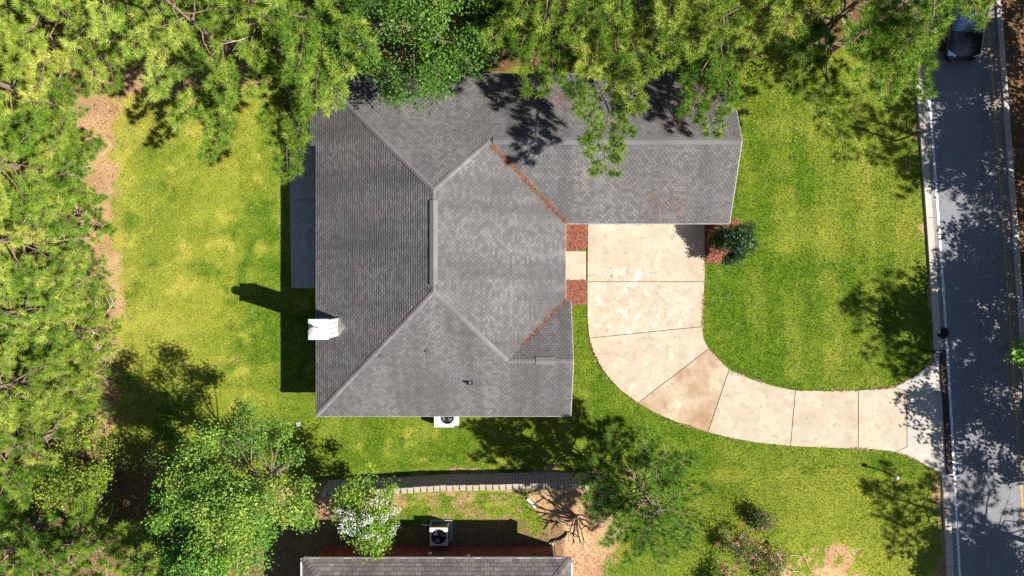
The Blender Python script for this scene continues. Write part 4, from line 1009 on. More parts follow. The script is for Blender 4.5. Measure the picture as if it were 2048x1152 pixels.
# ------------------------------------------------------------------ pines and hardwoods north of the house
S = -math.pi / 2
def tip(px, py, z): a = U(px, py, z); return (a[0], a[1], z)
def ex(px, py, z, zs, wd=1.0): return (*tip(px, py, z), zs, wd)
pine(-13.2, 11.0, "tall pine drooping a long limb over the back lawn's north edge", H=11, seed=21, z0=0.3, nl=20, ml=3.0, tone=0.52,
     extra=[ex(415, 312, 5.0, 4.2, 1.1), ex(350, 250, 4.5, 4.0), ex(455, 215, 6.0, 5.2), ex(345, 150, 6.0, 5.0)])
pine(-10.4, 11.6, "pine with a limb hanging beside the patio corner", H=12, seed=22, z0=0.35, nl=20, ml=3.0, tone=0.55,
     extra=[ex(575, 352, 5.6, 5.0, 1.0), ex(590, 280, 6.0, 5.6, 1.1), ex(500, 190, 6.5, 5.6), ex(625, 218, 7.5, 6.5, 1.1)])
pine(-8.4, 13.2, "bright green pine brushing the northwest corner of the roof", H=13, seed=23, z0=0.38, nl=22, ml=3.3, tone=0.62,
     extra=[ex(635, 205, 8.0, 7.0, 1.1), ex(670, 215, 7.6, 6.8, 1.0), ex(690, 150, 8.0, 7.2, 1.1), ex(740, 110, 8.5, 7.5, 1.1), ex(590, 150, 8.5, 7.5, 1.1), ex(700, 40, 9.0, 8.0, 1.1)])
broadleaf(-4.5, 12.2, "dark glossy oak spreading over the north roof slope", 'oak', "oak tree", "oak_tree", H=9.6, rad=4.3, seed=31, ncl=88, sub=42, lv=17, size=0.066, cr=1.1, zlo=0.30, tone=0.50, spread=0.15, tr=0.2, up=0.7)
broadleaf(-0.6, 14.0, "shadowed dark hardwood between the oak and the middle pines", 'oak', name="hardwood_tree", H=8, rad=2.8, seed=32, ncl=24, sub=34, lv=10, size=0.075, zlo=0.2, tone=0.25)
pine(1.6, 13.0, "pine with rounded green tufts over the roof right of the oak", H=13, seed=24, z0=0.38, nl=20, ml=3.2, tone=0.45,
     extra=[ex(1060, 185, 7.2, 6.4, 1.2), ex(1110, 160, 7.4, 6.5, 1.2), ex(1150, 190, 7.0, 6.2), ex(1040, 100, 8.0, 7.0, 1.2), ex(1090, 60, 8.5, 7.5, 1.2)])
pine(4.1, 12.8, "pine reaching one long limb down across the garage ridge", H=13, seed=25, z0=0.4, nl=20, ml=3.2, tone=0.56,
     extra=[ex(1212, 338, 7.4, 6.4, 1.15), ex(1270, 215, 7.6, 6.6, 1.1), ex(1180, 150, 8.0, 7.0, 1.2), ex(1300, 150, 8.0, 7.0, 1.1), ex(1240, 120, 8.4, 7.2, 1.2)])
pine(7.0, 13.4, "yellow green pine behind the garage, between the long limb and the roof corner pine", H=13, seed=26, z0=0.36, nl=24, ml=3.2, tone=0.62,
     extra=[ex(1340, 130, 8.0, 7.0, 1.1), ex(1390, 110, 8.0, 7.0, 1.1), ex(1330, 50, 9.0, 8.0, 1.2)])
pine(9.6, 12.6, "pine overhanging the northeast corner of the garage roof", H=11, seed=27, z0=0.35, nl=18, ml=2.8, tone=0.5,
     extra=[ex(1428, 268, 5.4, 4.8, 1.1), ex(1380, 232, 5.6, 5.0, 1.1), ex(1470, 200, 5.6, 5.0, 1.1), ex(1440, 150, 6.5, 5.6)])
broadleaf(11.8, 13.4, "yellowing thin hardwood in the gap behind the garage end", 'vine', H=6.0, rad=2.6, seed=33, ncl=20, sub=26, lv=8, size=0.06, zlo=0.1, tone=0.3)
pine(14.8, 12.2, "pine with a ragged limb reaching over the front lawn", H=13, seed=28, z0=0.3, nl=20, ml=3.2, tone=0.55,
     extra=[ex(1690, 318, 4.2, 4.0, 1.15), ex(1650, 225, 4.8, 4.4, 1.2), ex(1580, 180, 5.6, 5.0, 1.1), ex(1600, 120, 7.0, 6.2, 1.1), ex(1530, 165, 5.2, 4.6)])
pine(16.7, 12.4, "large pine spreading over the kerb toward the parked car", H=14, seed=29, z0=0.4, nl=20, ml=2.8, tone=0.6,
     extra=[ex(1858, 190, 7.6, 6.6, 1.0), ex(1778, 196, 8.2, 7.2, 1.2), ex(1720, 170, 8.0, 7.0, 1.2), ex(1830, 120, 8.4, 7.4, 0.9), ex(1800, 110, 9.0, 8.0, 1.2), ex(1845, 50, 8.6, 7.6, 0.8), ex(1900, -20, 8.8, 7.8, 0.5), ex(1700, 90, 9.0, 8.0, 1.2)])
pn1 = pine(12.2, 14.6, "tall pine at the top edge above the garage end", H=14, seed=30, z0=0.3, nl=26, ml=3.6, tone=0.6,
     extra=[ex(1500, 90, 8.0, 7.0, 1.2), ex(1430, 60, 8.5, 7.5, 1.2), ex(1560, 50, 8.5, 7.5, 1.2)])
fa = pine(-16.6, 13.2, "pine at the back lawn's northern tree line, left of the drooping limb", H=12, seed=41, z0=0.2, nl=34, ml=3.7, tone=0.55, dead=8)
fb = pine(-20.2, 12.6, "pine with bare lower twigs in the upper left woods", H=12, seed=42, z0=0.18, nl=34, ml=3.6, tone=0.6, dead=10)
copy_tree(fa, -22.8, 15.2, 2.0, 1.0, "pine in the far upper left corner of the picture")
copy_tree(fb, -18.3, 16.2, 4.0, 1.0, "pine at the top edge over the dark gap in the upper left woods")
copy_tree(fa, -12.6, 15.6, 1.1, 1.0, "pine at the top edge above the drooping limb")
# understorey below the north pines
for k, (x, y, h, r, t, m, lab) in enumerate(((-18.6, 13.6, 3.6, 2.0, 0.5, 'gum', "dark leafy bush under the upper left pines"), (-11.8, 13.4, 3.4, 1.9, 0.35, 'oak', "dark leafy bush in the gap left of the patio pine"), (4.6, 14.6, 4.0, 2.0, 0.4, 'gum', "leafy understorey bush behind the middle of the garage roof"),
                                             (10.0, 11.4, 3.2, 1.3, 0.3, 'oak', "small dark leafy bush at the garage's rear corner"), (13.2, 11.6, 3.6, 1.9, 0.5, 'vine', "yellow green vine thicket beside the garage end"), (15.6, 14.2, 4.4, 2.2, 0.4, 'gum', "leafy thicket under the large pine near the road"))):
    broadleaf(x, y, lab, m, "bush", "bush", H=h, rad=r, seed=60 + k, ncl=14, sub=26, lv=9, size=0.07, cr=0.7, zlo=0.1, tone=t, tr=0.06)

# ------------------------------------------------------------------ west woods
wa = pine(-23.6, 9.4, "pine leaning pale twigs over the sandy strip, upper left edge", H=9, seed=43, z0=0.12, nl=44, ml=3.0, tone=0.55, dead=14)
wb = pine(-23.2, 5.6, "pine with splayed bare branches at the left edge, above middle", H=8, seed=44, z0=0.10, nl=46, ml=2.9, tone=0.5, dead=16)
copy_tree(wa, -23.4, 2.2, 2.2, 0.95, "pine at the middle of the left edge beside the lawn")
copy_tree(wb, -23.0, -1.2, 1.0, 0.9, "bushy pine left of the chimney shadow, by the lawn edge")
copy_tree(wa, -22.8, -4.4, 4.1, 0.92, "pine at the left edge just above the big lawn shadow")
copy_tree(wb, -23.2, -7.4, 3.4, 1.0, "pine at the left edge beside the big lawn shadow")
copy_tree(fa, -25.8, 7.4, 0.6, 0.9, "pine at the extreme left edge, upper third")
copy_tree(fb, -26.0, 0.4, 3.0, 0.9, "pine at the extreme left edge, just above centre")
copy_tree(fa, -25.9, -5.2, 5.0, 0.85, "pine at the extreme left edge, just below centre")
copy_tree(fb, -25.4, 12.0, 5.2, 0.9, "pine at the extreme left edge near the top corner")
yp = pine(-22.2, 3.6, "young pine at the lawn edge with a brown patch below it", H=4.2, seed=45, z0=0.1, nl=26, ml=1.5, tone=0.5, dead=3, tr=0.07)
copy_tree(yp, -21.8, 0.2, 1.9, 0.95, "young pine at the lawn edge level with the patio's end")
copy_tree(yp, -21.4, -2.2, 3.9, 1.05, "young pine at the lawn edge level with the chimney")
copy_tree(yp, -21.7, -4.9, 0.5, 1.1, "young pine at the lawn edge above the large tree shadow")
copy_tree(yp, -22.5, 6.9, 2.9, 0.9, "young pine at the lawn edge in the upper left")
broadleaf(-20.6, -9.6, "yellow green vine heap at the lower left edge", 'vine', "vine", "vine_heap", H=4.6, rad=2.6, seed=70, ncl=24, sub=32, lv=10, size=0.06, cr=0.8, zlo=0.05, tone=0.5)
pine(-20.4, -12.6, "pine with long bright tufts in the lower left corner woods", H=7.5, seed=46, z0=0.15, nl=36, ml=2.7, tone=0.45, dead=6)
pine(-15.6, -12.2, "small pine with a yellow vine below the large lawn shadow", H=6.5, seed=47, z0=0.15, nl=28, ml=2.0, tone=0.5, dead=6)
broadleaf(-15.2, -13.6, "yellow vine climbing at the bottom edge, left of the leafy hardwoods", 'vine', "vine", "vine_heap", H=4.4, rad=2.0, seed=71, ncl=16, sub=28, lv=10, size=0.055, cr=0.7, zlo=0.1, tone=0.6)
copy_tree(wa, -23.6, -12.2, 0.3, 0.9, "pine in the far lower left corner of the picture")
# leafy hardwoods lower left
broadleaf(-11.2, -8.8, "leafy hardwood shading the back lawn, nearest the house's south corner", 'gum', H=9.4, rad=3.5, seed=72, ncl=58, sub=36, lv=18, size=0.056, cr=0.8, zlo=0.36, tone=0.52, var=0.22, tr=0.18)
broadleaf(-13.8, -12.0, "pale leafy hardwood at the bottom edge left of the neighbour's roof", 'gum', H=7.2, rad=2.9, seed=73, ncl=44, sub=40, lv=17, size=0.056, cr=0.8, zlo=0.2, tone=0.56, var=0.22, tr=0.16)
broadleaf(-16.4, -9.9, "dark leafy bush in the deep shade of the lower left woods", 'gum', "bush", "bush", H=3.4, rad=2.0, seed=74, ncl=16, sub=28, lv=9, size=0.065, cr=0.7, zlo=0.05, tone=0.35)

# ------------------------------------------------------------------ young pine, flowering and pruned trees in the south
pine(6.15, -9.75, "young dark green pine beside the end of the retaining wall", H=7.6, seed=48, z0=0.2, nl=44, ml=2.9, tone=0.62, mat='pine_young', dead=4, tr=0.09, dens=1.3)
cm = broadleaf(-6.7, -10.75, "white flowering crape myrtle between the retaining wall and the brick house", 'myrtle', "crape myrtle", "crape_myrtle", bark='myrtle_bark', H=4.0, rad=1.75, seed=75, ncl=30, sub=30, lv=10, size=0.065, cr=0.6, zlo=0.3, tone=0.66, stems=5, tr=0.06, low=0.15)
rng = np.random.default_rng(5); pts = []
for k in range(34):
    a = rng.uniform(0, 6.28); rr = 1.5 * math.sqrt(rng.random()); c = np.array([0.15 + rr * math.cos(a), 0.25 + rr * math.sin(a) * 0.75, 3.55 + 0.75 * (1 - (rr / 1.7) ** 2) + rng.normal(0, 0.12)])
    pts.append(c + rng.normal(0, 0.10, (38, 3)))
P = np.concatenate(pts); V, F, r = leaves(P, rng.random(len(P)), rng, 0.03, 0.6, 0.8); link("blossom", np_mesh("blossom", V, F, r, M['white_flower']), None, cm)
# pruned bare crape myrtle
bx, by = U(1152, 1036, 1.25); bz = hz(bx, by); bt = empty("bare_crape_myrtle", (bx, by, bz - 0.02)); tag(bt, "leafless pruned crape myrtle standing in the sandy mulch circle", "crape myrtle")
rng = np.random.default_rng(9); wd = Wood(); nst = 9
for i in range(nst):
    a = 6.28 * i / nst + rng.normal(0, 0.2); lean = rng.uniform(0.22, 0.5); H = rng.uniform(1.15, 1.6)
    d = np.array([math.cos(a) * lean, math.sin(a) * lean, 1.0]); base = np.array([math.cos(a), math.sin(a), 0]) * 0.1
    C = base + d * H * np.linspace(0, 1, 5)[:, None] + rng.normal(0, 0.025, (5, 3)); C[0, 2] = 0; wd.add(C, [0.062, 0.052, 0.045, 0.04, 0.035], 7)
    for j in range(3):
        dd = unit(d + rng.normal(0, 0.5, 3)); l2 = rng.uniform(0.35, 0.8); q = C[-1] if j < 2 else C[-2]; wd.add(np.stack([q, q + dd * l2 * .5 + rng.normal(0, .03, 3), q + dd * l2]), [0.034, 0.026, 0.016], 5)
wd.build("trunk", M['myrtle_bark'], bt)
# camellia at the garage corner
broadleaf(*U(1462, 486, 0.6), "glossy dark camellia bush at the garage corner beside the driveway", 'camellia', "bush", "camellia_bush", H=2.3, rad=1.0, seed=76, ncl=36, sub=32, lv=16, size=0.045, cr=0.42, zlo=0.06, tone=0.42, tr=0.05, stems=3, up=0.6, spread=0.08, var=0.28)
# pink rose thicket
for k, (px, py, h, r_, lab) in enumerate(((1465, 1085, 1.3, 1.25, "sprawling pink flowering bush right of the young pine"), (1530, 1115, 1.1, 0.9, "low pink flowering bush beside the bare sandy patch"), (1440, 1150, 1.2, 1.0, "pink flowering bush at the bottom edge below the young pine"), (1518, 1035, 0.9, 0.45, "thin upright sprig with pink flowers on the neighbour's lawn"))):
    x, y = U(px, py, 0.8); b = broadleaf(x, y, lab, 'shrub', "bush", "flowering_bush", H=h, rad=r_, seed=80 + k, ncl=16, sub=18, lv=6, size=0.045, cr=0.36, zlo=0.05, tone=0.5, tr=0.03, stems=4, bark='myrtle_bark')
    rng = np.random.default_rng(90 + k); n = int(17 * r_) + 3; pts = []
    for i in range(n):
        a = rng.uniform(0, 6.28); rr = r_ * math.sqrt(rng.random()) * 1.05; pts.append(np.array([rr * math.cos(a), rr * math.sin(a), h * rng.uniform(0.75, 1.08) * (1 - 0.3 * (rr / r_) ** 2)]) + rng.normal(0, 0.045, (rng.integers(8, 22), 3)))
    P = np.concatenate(pts); V, F, r = leaves(P, rng.random(len(P)), rng, 0.034, 0.8, 0.8); link("blossom", np_mesh("blossom", V, F, r, M['pink_flower']), None, b)

# ------------------------------------------------------------------ trees across the road that shade it
ra = pine(30.6, 5.0, "tall roadside pine beyond the yellow line, upper right", H=13, seed=49, z0=0.3, nl=40, ml=3.4, tone=0.5, per=50)
copy_tree(ra, 30.6, -4.9, 2.3, 1.02, "tall roadside pine beyond the yellow line, right of the mailbox")
copy_tree(ra, 30.0, -14.2, 4.4, 0.9, "tall roadside pine beyond the yellow line, lower right")
rb = broadleaf(28.6, -3.2, "leafy roadside tree poking a twig over the kerb at the right edge", 'gum', H=6.6, rad=3.2, seed=77, ncl=40, sub=32, lv=10, size=0.11, cr=1.0, zlo=0.3, tone=0.5, clumps=((-4.6, 0.55, 4.4, 0.5), (-5.1, 0.15, 4.2, 0.45), (-4.0, 0.3, 4.5, 0.6), (-4.5, -0.15, 4.1, 0.4)))
rc = broadleaf(29.4, 9.6, "leafy roadside tree opposite the parked car", 'gum', H=8.2, rad=3.6, seed=78, ncl=46, sub=32, lv=10, size=0.12, cr=1.1, zlo=0.25, tone=0.4)
copy_tree(rc, 29.2, 14.6, 1.7, 1.0, "leafy roadside tree at the top right corner")
copy_tree(rb, 29.8, 0.6, 2.6, 0.9, "leafy roadside tree on the right edge above centre")
copy_tree(rb, 28.8, -8.2, 4.4, 1.0, "leafy roadside tree on the right edge opposite the driveway mouth")
copy_tree(rc, 29.8, -17.2, 0.4, 0.95, "leafy roadside tree at the bottom right corner")
copy_tree(rb, 28.9, 5.6, 5.2, 0.95, "leafy roadside tree beside the upper roadside pine")
# ------------------------------------------------------------------ air conditioners
def fan(cx, cy_, z, r, parent, blades=3, rot=0.3, mat='fan'):
    MB().lathe([(r, z - 0.10), (r * 1.0, z - 0.098)], cx, cy_, 28).build("fan_well", M['black'], parent)
    n = 32; mb = MB(); vs = []; fs = []
    for i in range(n):
        t = 2 * math.pi * i / n; c, s = math.cos(t), math.sin(t); vs += [(cx + r * c, cy_ + r * s, z + 0.006), (cx + (r + 0.03) * c, cy_ + (r + 0.03) * s, z + 0.006), (cx + (r + 0.03) * c, cy_ + (r + 0.03) * s, z - 0.01), (cx + r * c, cy_ + r * s, z - 0.1)]
    for i in range(n):
        j = (i + 1) % n; fs += [(4 * i, 4 * i + 1, 4 * j + 1, 4 * j), (4 * i + 1, 4 * i + 2, 4 * j + 2, 4 * j + 1), (4 * i + 3, 4 * i, 4 * j, 4 * j + 3)]
    mb.add(vs, fs); mb.build("fan_ring", M['black'], parent)
    for k in range(blades):
        a0 = rot + 2 * math.pi * k / blades; vs = []; fs = []; m = 5
        for i in range(m):
            t = a0 + 0.95 * i / (m - 1)
            for rr in (r * 0.24, r * 0.9): vs.append((cx + rr * math.cos(t), cy_ + rr * math.sin(t), z - 0.075 + 0.05 * i / (m - 1)))
        for i in range(m - 1): fs.append((2 * i, 2 * i + 1, 2 * i + 3, 2 * i + 2))
        MB().add(vs, fs).build("fan_blade", M[mat], parent)
    MB().lathe([(r * 0.26, z - 0.07), (r * 0.26, z - 0.02), (r * 0.2, z - 0.012)], cx, cy_, 16).build("fan_hub", M['dark_metal'], parent)
    mb = MB()
    for rr in (0.45, 0.75): mb.tube([(cx + r * rr * math.cos(t), cy_ + r * rr * math.sin(t), z + 0.012) for t in np.linspace(0, 2 * math.pi, 25)], 0.003, 4, False)
    for k in range(8): t = math.pi * k / 8; mb.tube([(cx - r * math.cos(t), cy_ - r * math.sin(t), z + 0.008), (cx + r * math.cos(t), cy_ + r * math.sin(t), z + 0.008)], 0.003, 4, False)
    mb.build("fan_guard", M['dark_metal'], parent)
def ring_top(x0, x1, y0, y1, z, cx, cy_, r, n=32):
    """flat lid with a round hole"""
    vs = []; fs = []
    for i in range(n):
        t = 2 * math.pi * i / n; c, s = math.cos(t), math.sin(t); vs.append((cx + r * c, cy_ + r * s, z))
        k = min(((x1 - cx) if c > 0 else (x0 - cx)) / c if abs(c) > 1e-6 else 9, ((y1 - cy_) if s > 0 else (y0 - cy_)) / s if abs(s) > 1e-6 else 9); vs.append((cx + k * c, cy_ + k * s, z))
    for i in range(n): j = (i + 1) % n; fs.append((2 * i, 2 * i + 1, 2 * j + 1, 2 * j))
    for cxr, cyr in ((x0, y0), (x1, y0), (x1, y1), (x0, y1)):
        b = sorted(range(n), key=lambda i: (vs[2 * i + 1][0] - cxr) ** 2 + (vs[2 * i + 1][1] - cyr) ** 2)[:2]; b.sort()
        if b == [0, n - 1]: b = [n - 1, 0]
        vs.append((cxr, cyr, z)); fs.append((2 * b[0] + 1, len(vs) - 1, 2 * b[1] + 1))
    return vs, fs
ac = empty("air_conditioner", (0, 0, 0)); tag(ac, "white air conditioner with top fan half under the south eave", "air conditioner")
x0, x1, y0, y1, zt = -4.02, -2.86, -7.18, -6.22, 0.78
MB().box(x0 - 0.08, x1 + 0.08, y0 - 0.06, y1 + 0.06, -0.04, 0.07).build("pad", M['patio'], ac)
mb = MB(); mb.box(x0 + 0.004, x1 - 0.14, y0 + 0.004, y1, 0.07, zt - 0.11); mb.box(x1 - 0.14, x1 - 0.01, y0 + 0.16, y1, 0.07, zt - 0.11); mb.build("cabinet", M['white_metal'], ac)
mb = MB(); fcx, fcy, fr = -3.33, -6.66, 0.31
vs, fs = ring_top(x0, x1 - 0.13, y0, y1, zt, fcx, fcy, fr); mb.add(vs, fs); mb.box(x1 - 0.1299, x1, y0 + 0.15, y1, zt - 0.1, zt)
for a, b, c, d in ((x0, x1 - 0.13, y0, y0 + 0.004), (x0, x0 + 0.004, y0, y1)): mb.box(a, b, c, d, zt - 0.12, zt)
mb.build("lid", M['white_metal'], ac); fan(fcx, fcy, zt, fr, ac, 3, 0.9)
ac2 = empty("air_conditioner"); tag(ac2, "beige air conditioner with large fan beside the neighbour's brick wall", "air conditioner")
cx, cy_ = -3.62, -12.28; hw = 0.445; zb, zt = GZ, GZ + 0.92
MB().box(cx - hw - 0.09, cx + hw + 0.16, cy_ - hw - 0.05, cy_ + hw + 0.09, zb - 0.1, zb + 0.08).build("pad", M['patio'], ac2)
MB().box(cx - hw + 0.01, cx + hw - 0.01, cy_ - hw + 0.01, cy_ + hw - 0.01, zb + 0.08, zt - 0.12).build("coil_cabinet", M['dark_metal'], ac2)
mb = MB()
for a in (-1, 1):
    for b in (-1, 1): mb.box(cx + a * hw - 0.03 * (a > 0), cx + a * hw + 0.03 * (a < 0), cy_ + b * hw - 0.03 * (b > 0), cy_ + b * hw + 0.03 * (b < 0), zb + 0.08, zt - 0.1)
vs, fs = ring_top(cx - hw, cx + hw, cy_ - hw, cy_ + hw, zt, cx, cy_, 0.34); mb.add(vs, fs)
for a, b, c, d in ((cx - hw, cx + hw, cy_ - hw, cy_ - hw + 0.004), (cx - hw, cx + hw, cy_ + hw - 0.004, cy_ + hw), (cx - hw, cx - hw + 0.004, cy_ - hw, cy_ + hw), (cx + hw - 0.004, cx + hw, cy_ - hw, cy_ + hw)): mb.box(a, b, c, d, zt - 0.12, zt - 0.0005)
mb.build("lid", M['beige'], ac2); fan(cx, cy_, zt, 0.34, ac2, 3, -0.15)
MB().tube([(cx - hw, cy_ + 0.35, zb + 0.35), (cx - hw - 0.5, cy_ + 0.38, zb + 0.3)], 0.02, 6).build("line_set", M['trim'], ac2)

# ------------------------------------------------------------------ parked car
car = empty("parked_car", (23.42, 14.05, 0.022), R(-3.2)); tag(car, "glossy black car parked nose-down under the pine at the road's top end", "car")
def loft(secs, mat, name, parent=car, smooth=True):
    """sections: list of (y, [(x,z)...]) mirrored in x"""
    mb = MB(); n = None
    for y, pr in secs:
        ring = [(x, y, z) for x, z in pr] + [(-x, y, z) for x, z in pr[::-1] if x > 1e-4]
        n = len(ring); mb.v += ring
    for i in range(len(secs) - 1):
        for j in range(n):
            a = i * n + j; b = i * n + (j + 1) % n; mb.f.append((a, b, b + n, a + n)); mb.a.append(0.5)
    mb.f.append(tuple(range(n - 1, -1, -1))); mb.f.append(tuple((len(secs) - 1) * n + j for j in range(n))); mb.a += [0.5, 0.5]
    o = mb.build(name, M[mat], parent, smooth)
    if smooth:
        md = o.modifiers.new("sub", 'SUBSURF'); md.levels = md.render_levels = 2
    return o
def sec(y, w, zb, zs, zt, c=0.0): return (y, [(0, zb), (w * 0.8, zb), (w * 0.98, zb + 0.1), (w, (zb + zs) / 2), (w * 0.985, zs), (w * 0.86, zt - c), (w * 0.5, zt), (0, zt + 0.015)])
loft([sec(-2.36, 0.50, 0.36, 0.52, 0.56), sec(-2.30, 0.70, 0.28, 0.58, 0.66), sec(-2.12, 0.87, 0.22, 0.64, 0.76), sec(-1.8, 0.93, 0.2, 0.72, 0.86), sec(-1.2, 0.95, 0.2, 0.80, 0.94), sec(-0.9, 0.95, 0.2, 0.84, 0.98), sec(0.4, 0.96, 0.2, 0.86, 0.98), sec(1.6, 0.95, 0.2, 0.88, 1.0), sec(2.2, 0.92, 0.24, 0.86, 0.98), sec(2.45, 0.80, 0.32, 0.8, 0.9), sec(2.52, 0.60, 0.4, 0.7, 0.78)], 'car_paint', "body")
def sec2(y, w, zb, zt): return (y, [(0, zb), (w, zb), (w * 0.97, zb + (zt - zb) * 0.35), (w * 0.86, zb + (zt - zb) * 0.8), (w * 0.74, zt - 0.015), (w * 0.35, zt + 0.01), (0, zt + 0.015)])
loft([sec2(-0.98, 0.86, 0.90, 0.96), sec2(-0.85, 0.87, 0.9, 1.03), sec2(-0.15, 0.87, 0.9, 1.42), sec2(0.3, 0.86, 0.9, 1.47), sec2(1.2, 0.85, 0.9, 1.45), sec2(1.9, 0.82, 0.9, 1.2), sec2(2.2, 0.80, 0.9, 1.02)], 'car_glass', "windows")
loft([sec2(-0.12, 0.70, 1.40, 1.445), sec2(0.0, 0.70, 1.38, 1.47), sec2(0.3, 0.71, 1.40, 1.49), sec2(1.2, 0.70, 1.38, 1.47), sec2(1.4, 0.68, 1.35, 1.43)], 'car_paint', "roof")
for s in (-1, 1):
    MB().add([(s * 0.50, -2.26, 0.66), (s * 0.84, -2.10, 0.71), (s * 0.89, -1.84, 0.80), (s * 0.74, -1.98, 0.835), (s * 0.45, -2.12, 0.775)], [(0, 1, 2, 3, 4) if s > 0 else (4, 3, 2, 1, 0)]).build("headlight", M['lamp_glass'], car)
    mb = MB().lathe([(0.02, 0), (0.1, 0.01), (0.12, 0.07), (0.1, 0.14), (0.03, 0.16)], 0, 0, 12); mr = mb.build("side_mirror", M['car_paint'], car, True); mr.location = (s * 1.03, -0.52, 0.95); mr.scale = (1, 0.7, 1)
    for y in (-1.42, 1.45):
        mb = MB(); k0 = [(0.20, -0.11), (0.31, -0.11), (0.335, -0.07), (0.335, 0.07), (0.31, 0.11), (0.20, 0.11)]; mb.lathe(k0, 0, 0, 24); t = mb.build("tyre", M['tyre'], car, True); t.location = (s * 0.85, y, 0.335); t.rotation_euler = (0, R(90), 0)
        MB().lathe([(0.20, -0.09), (0.21, 0.09), (0.06, 0.115 if s > 0 else 0.115)], 0, 0, 12).build("rim", M['chrome'], t)
mb = MB()
for k in range(7): t = -0.45 + 0.15 * k; mb.box(t - 0.06, t + 0.06, -2.375, -2.33, 0.47, 0.50); mb.box(t - 0.06, t + 0.06, -2.375, -2.33, 0.53, 0.555)
mb.build("grille", M['chrome'], car)
for s in (-0.45, 0.3): MB().tube([(s, -0.98, 1.0), (s + 0.5, -0.82, 1.06)], 0.012, 5).build("wiper", M['black'], car)

# ------------------------------------------------------------------ street furniture and small things
mh = empty("manhole_cover", (*U(1886, 666, 0.04), 0.03)); tag(mh, "round black iron drain cover on the gutter above the mailbox", "manhole cover")
MB().lathe([(0.235, 0.0), (0.31, 0.0), (0.31, 0.035), (0.30, 0.045), (0.25, 0.045), (0.235, 0.03)], 0, 0, 36).build("rim", M['iron'], mh)
MB().lathe([(0.232, 0.004), (0.232, 0.022), (0.2, 0.03)], 0, 0, 36).build("lid", M['gutter'], mh)
mb = MB()
for k in (-0.14, -0.05, 0.05, 0.14): mb.box(-0.19, 0.19, k - 0.02, k + 0.02, 0.03, 0.043)
b = mb.build("grate_bar", M['iron'], mh); b.rotation_euler = (0, 0, 0.7)
# rubber kerb ramp along the driveway mouth
rp = empty("kerb_ramp"); tag(rp, "dark brown rubber kerb ramp in the gutter across the driveway mouth", "ramp")
yv = U(0, 708)[1]
while yv > U(0, 925)[1]:
    y2 = yv - 0.90; a, b = (rl(yv) + 0.26, rl(y2) + 0.26); c, d = (rl(yv) + 0.60, rl(y2) + 0.60); e = 0.008
    MB().add([(a, yv - e, 0.04), (b, y2 + e, 0.04), (d, y2 + e, 0.028), (c, yv - e, 0.028), (a, yv - e, 0.125), (b, y2 + e, 0.125), (d, y2 + e, 0.045), (c, yv - e, 0.045)],
             [(0, 1, 2, 3), (4, 7, 6, 5), (0, 4, 5, 1), (1, 5, 6, 2), (2, 6, 7, 3), (3, 7, 4, 0)]).build("ramp_section", M['rubber'], rp); yv = y2
MB().box(rl(yv) + 0.24, rl(yv) + 0.62, yv - 0.05, yv - 0.01, 0.03, 0.06).build("end_strip", M['trim'], rp)
# mailbox
mx, my = U(1846, 700, 0.1); mbx = empty("mailbox", (mx, my, 0)); tag(mbx, "black mailbox on a post at the kerb by the driveway", "mailbox")
MB().bbox(-0.045, 0.045, -0.045, 0.045, -0.05, 1.0, 0.01).build("post", M['dark_metal'], mbx); MB().box(-0.12, 0.45, -0.05, 0.05, 1.0, 1.04).build("arm", M['dark_metal'], mbx)
mb = MB(); vs = []; fs = []; n = 9
prof = [(-0.09, 0.0), (-0.09, 0.12)] + [(-0.09 * math.cos(t), 0.12 + 0.09 * math.sin(t)) for t in np.linspace(0.3, math.pi - 0.3, 6)] + [(0.09, 0.12), (0.09, 0.0)]
for x in (-0.05, 0.48): vs += [(x, a, 1.04 + b) for a, b in prof]
m_ = len(prof); fs = [(i, (i + 1) % m_, m_ + (i + 1) % m_, m_ + i) for i in range(m_)] + [tuple(range(m_ - 1, -1, -1)), tuple(range(m_, 2 * m_))]
MB().add(vs, fs).build("box", M['dark_metal'], mbx); MB().box(0.05, 0.09, -0.115, -0.10, 1.1, 1.28).build("flag", M['iron'], mbx)
# sign post seen nearly from above
sx, sy = U(1793, 282, 0); sg = empty("sign_post", (sx, sy, 0)); tag(sg, "dark sign post standing in the shaded lawn near the kerb", "sign post")
MB().tube([(0, 0, -0.1), (0.0, 0.0, 2.45)], 0.045, 8).build("post", M['dark_metal'], sg)
MB().box(-0.32, 0.32, -0.02, 0.02, 1.75, 2.35).build("sign_panel", M['dark_metal'], sg); MB().box(-0.34, 0.34, -0.03, 0.03, 2.35, 2.40).build("top_rail", M['iron'], sg)
# small lamp post with white globe
gx, gy = U(1771, 944, 0.05); gl = empty("lamp_post", (gx, gy, hz(gx, gy))); tag(gl, "short dark lamp post with a white globe on the lawn south of the driveway", "lamp")
MB().lathe([(0.07, -0.05), (0.07, 0.05), (0.035, 0.1), (0.035, 0.95), (0.06, 0.98), (0.06, 1.02)], 0, 0, 12).build("post", M['dark_metal'], gl, True)
MB().lathe([(0.06, 1.0), (0.09, 1.04), (0.105, 1.11), (0.09, 1.18), (0.05, 1.21), (0.01, 1.215)], 0, 0, 16).build("globe", M['white_metal'], gl, True)
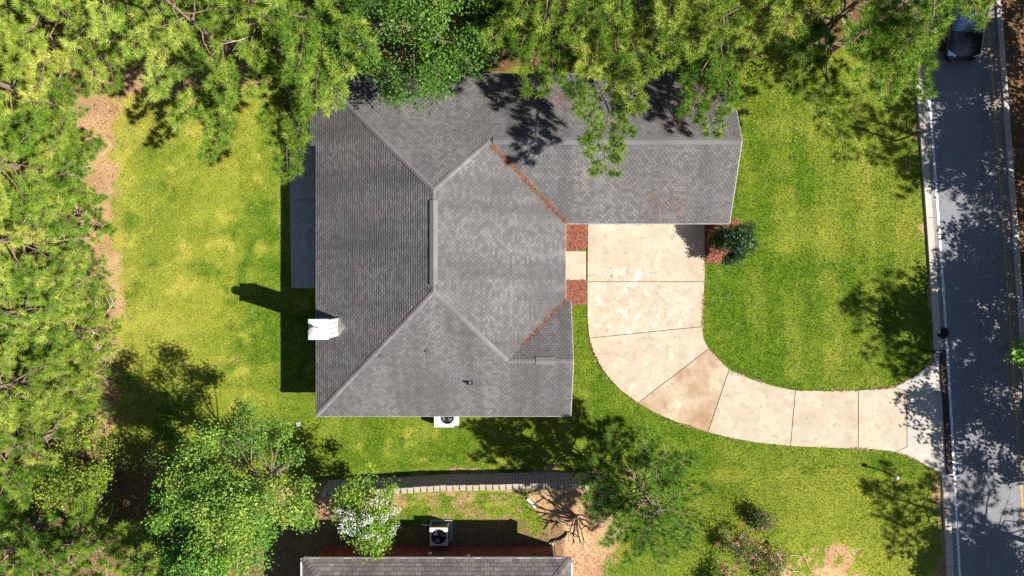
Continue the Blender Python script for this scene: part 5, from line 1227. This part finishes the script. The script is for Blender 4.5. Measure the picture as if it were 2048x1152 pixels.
# splash block with a short pipe
x, y = U(1064, 1006, 1.3); sb = empty("splash_block", (x, y, hz(x, y) + 0.02), -0.75); tag(sb, "small pale plastic splash tray on the neighbour's lawn near the wall", "splash block")
MB().add([(-0.3, -0.05, 0), (0.3, -0.07, 0), (0.3, 0.07, 0), (-0.3, 0.05, 0), (-0.3, -0.06, 0.07), (0.3, -0.085, 0.05), (0.3, 0.085, 0.05), (-0.3, 0.06, 0.07)], [(0, 1, 2, 3), (0, 4, 5, 1), (2, 6, 7, 3), (3, 7, 4, 0)]).build("tray", M['dish'], sb)
MB().box(-0.33, -0.301, -0.06, 0.06, 0.0, 0.08).build("back_lip", M['dish'], sb)
# drain hose from the neighbour's downspout
x, y = wx1 - 0.12, wy + 0.2; pts = [(x, y, GZ + 0.1)] + [(x + 0.02 + 0.55 * math.sin(t) + 0.12 * t, y + 0.1 + 0.42 * (1 - math.cos(t)) * 1.0, GZ + 0.07) for t in np.linspace(0.1, 1.5, 9)] + [(x + 1.1, y + 0.42, GZ + 0.06)]
pts = [(a, b, max(c, hz(a, b) + 0.05)) for a, b, c in pts]
tag(MB().tube(pts, 0.055, 10).build("drain_hose", M['black'], None, True), "black corrugated drain hose curving from the neighbour's downspout", "hose")
# round valve cover in the back lawn
x, y = U(597, 848); tag(MB().lathe([(0.13, -0.03), (0.13, 0.035), (0.11, 0.05), (0.02, 0.055)], x, y, 20).build("valve_cover", M['clay'], None), "small round pale cover set in the lawn southwest of the house", "cover")
# fallen sticks on the bare patch
for k, (a, b, lab) in enumerate((((1570, 1100), (1602, 1106), "short pale stick on the lawn left of the bare patch"), ((1596, 1100), (1616, 1138), "long pale stick lying across the bare patch"), ((1575, 1132), (1606, 1140), "thin pale stick at the lower edge of the bare patch"))):
    p, q = U(*a, 0.3), U(*b, 0.3); pts = [(p[0] + (q[0] - p[0]) * t, p[1] + (q[1] - p[1]) * t + 0.03 * math.sin(5 * t), hz(p[0] + (q[0] - p[0]) * t, p[1] + (q[1] - p[1]) * t) + 0.06) for t in np.linspace(0, 1, 6)]
    tag(MB().tube(pts, [0.018, 0.017, 0.016, 0.014, 0.012, 0.008], 5).build("fallen_stick", M['twig'], None, True), lab, "stick")
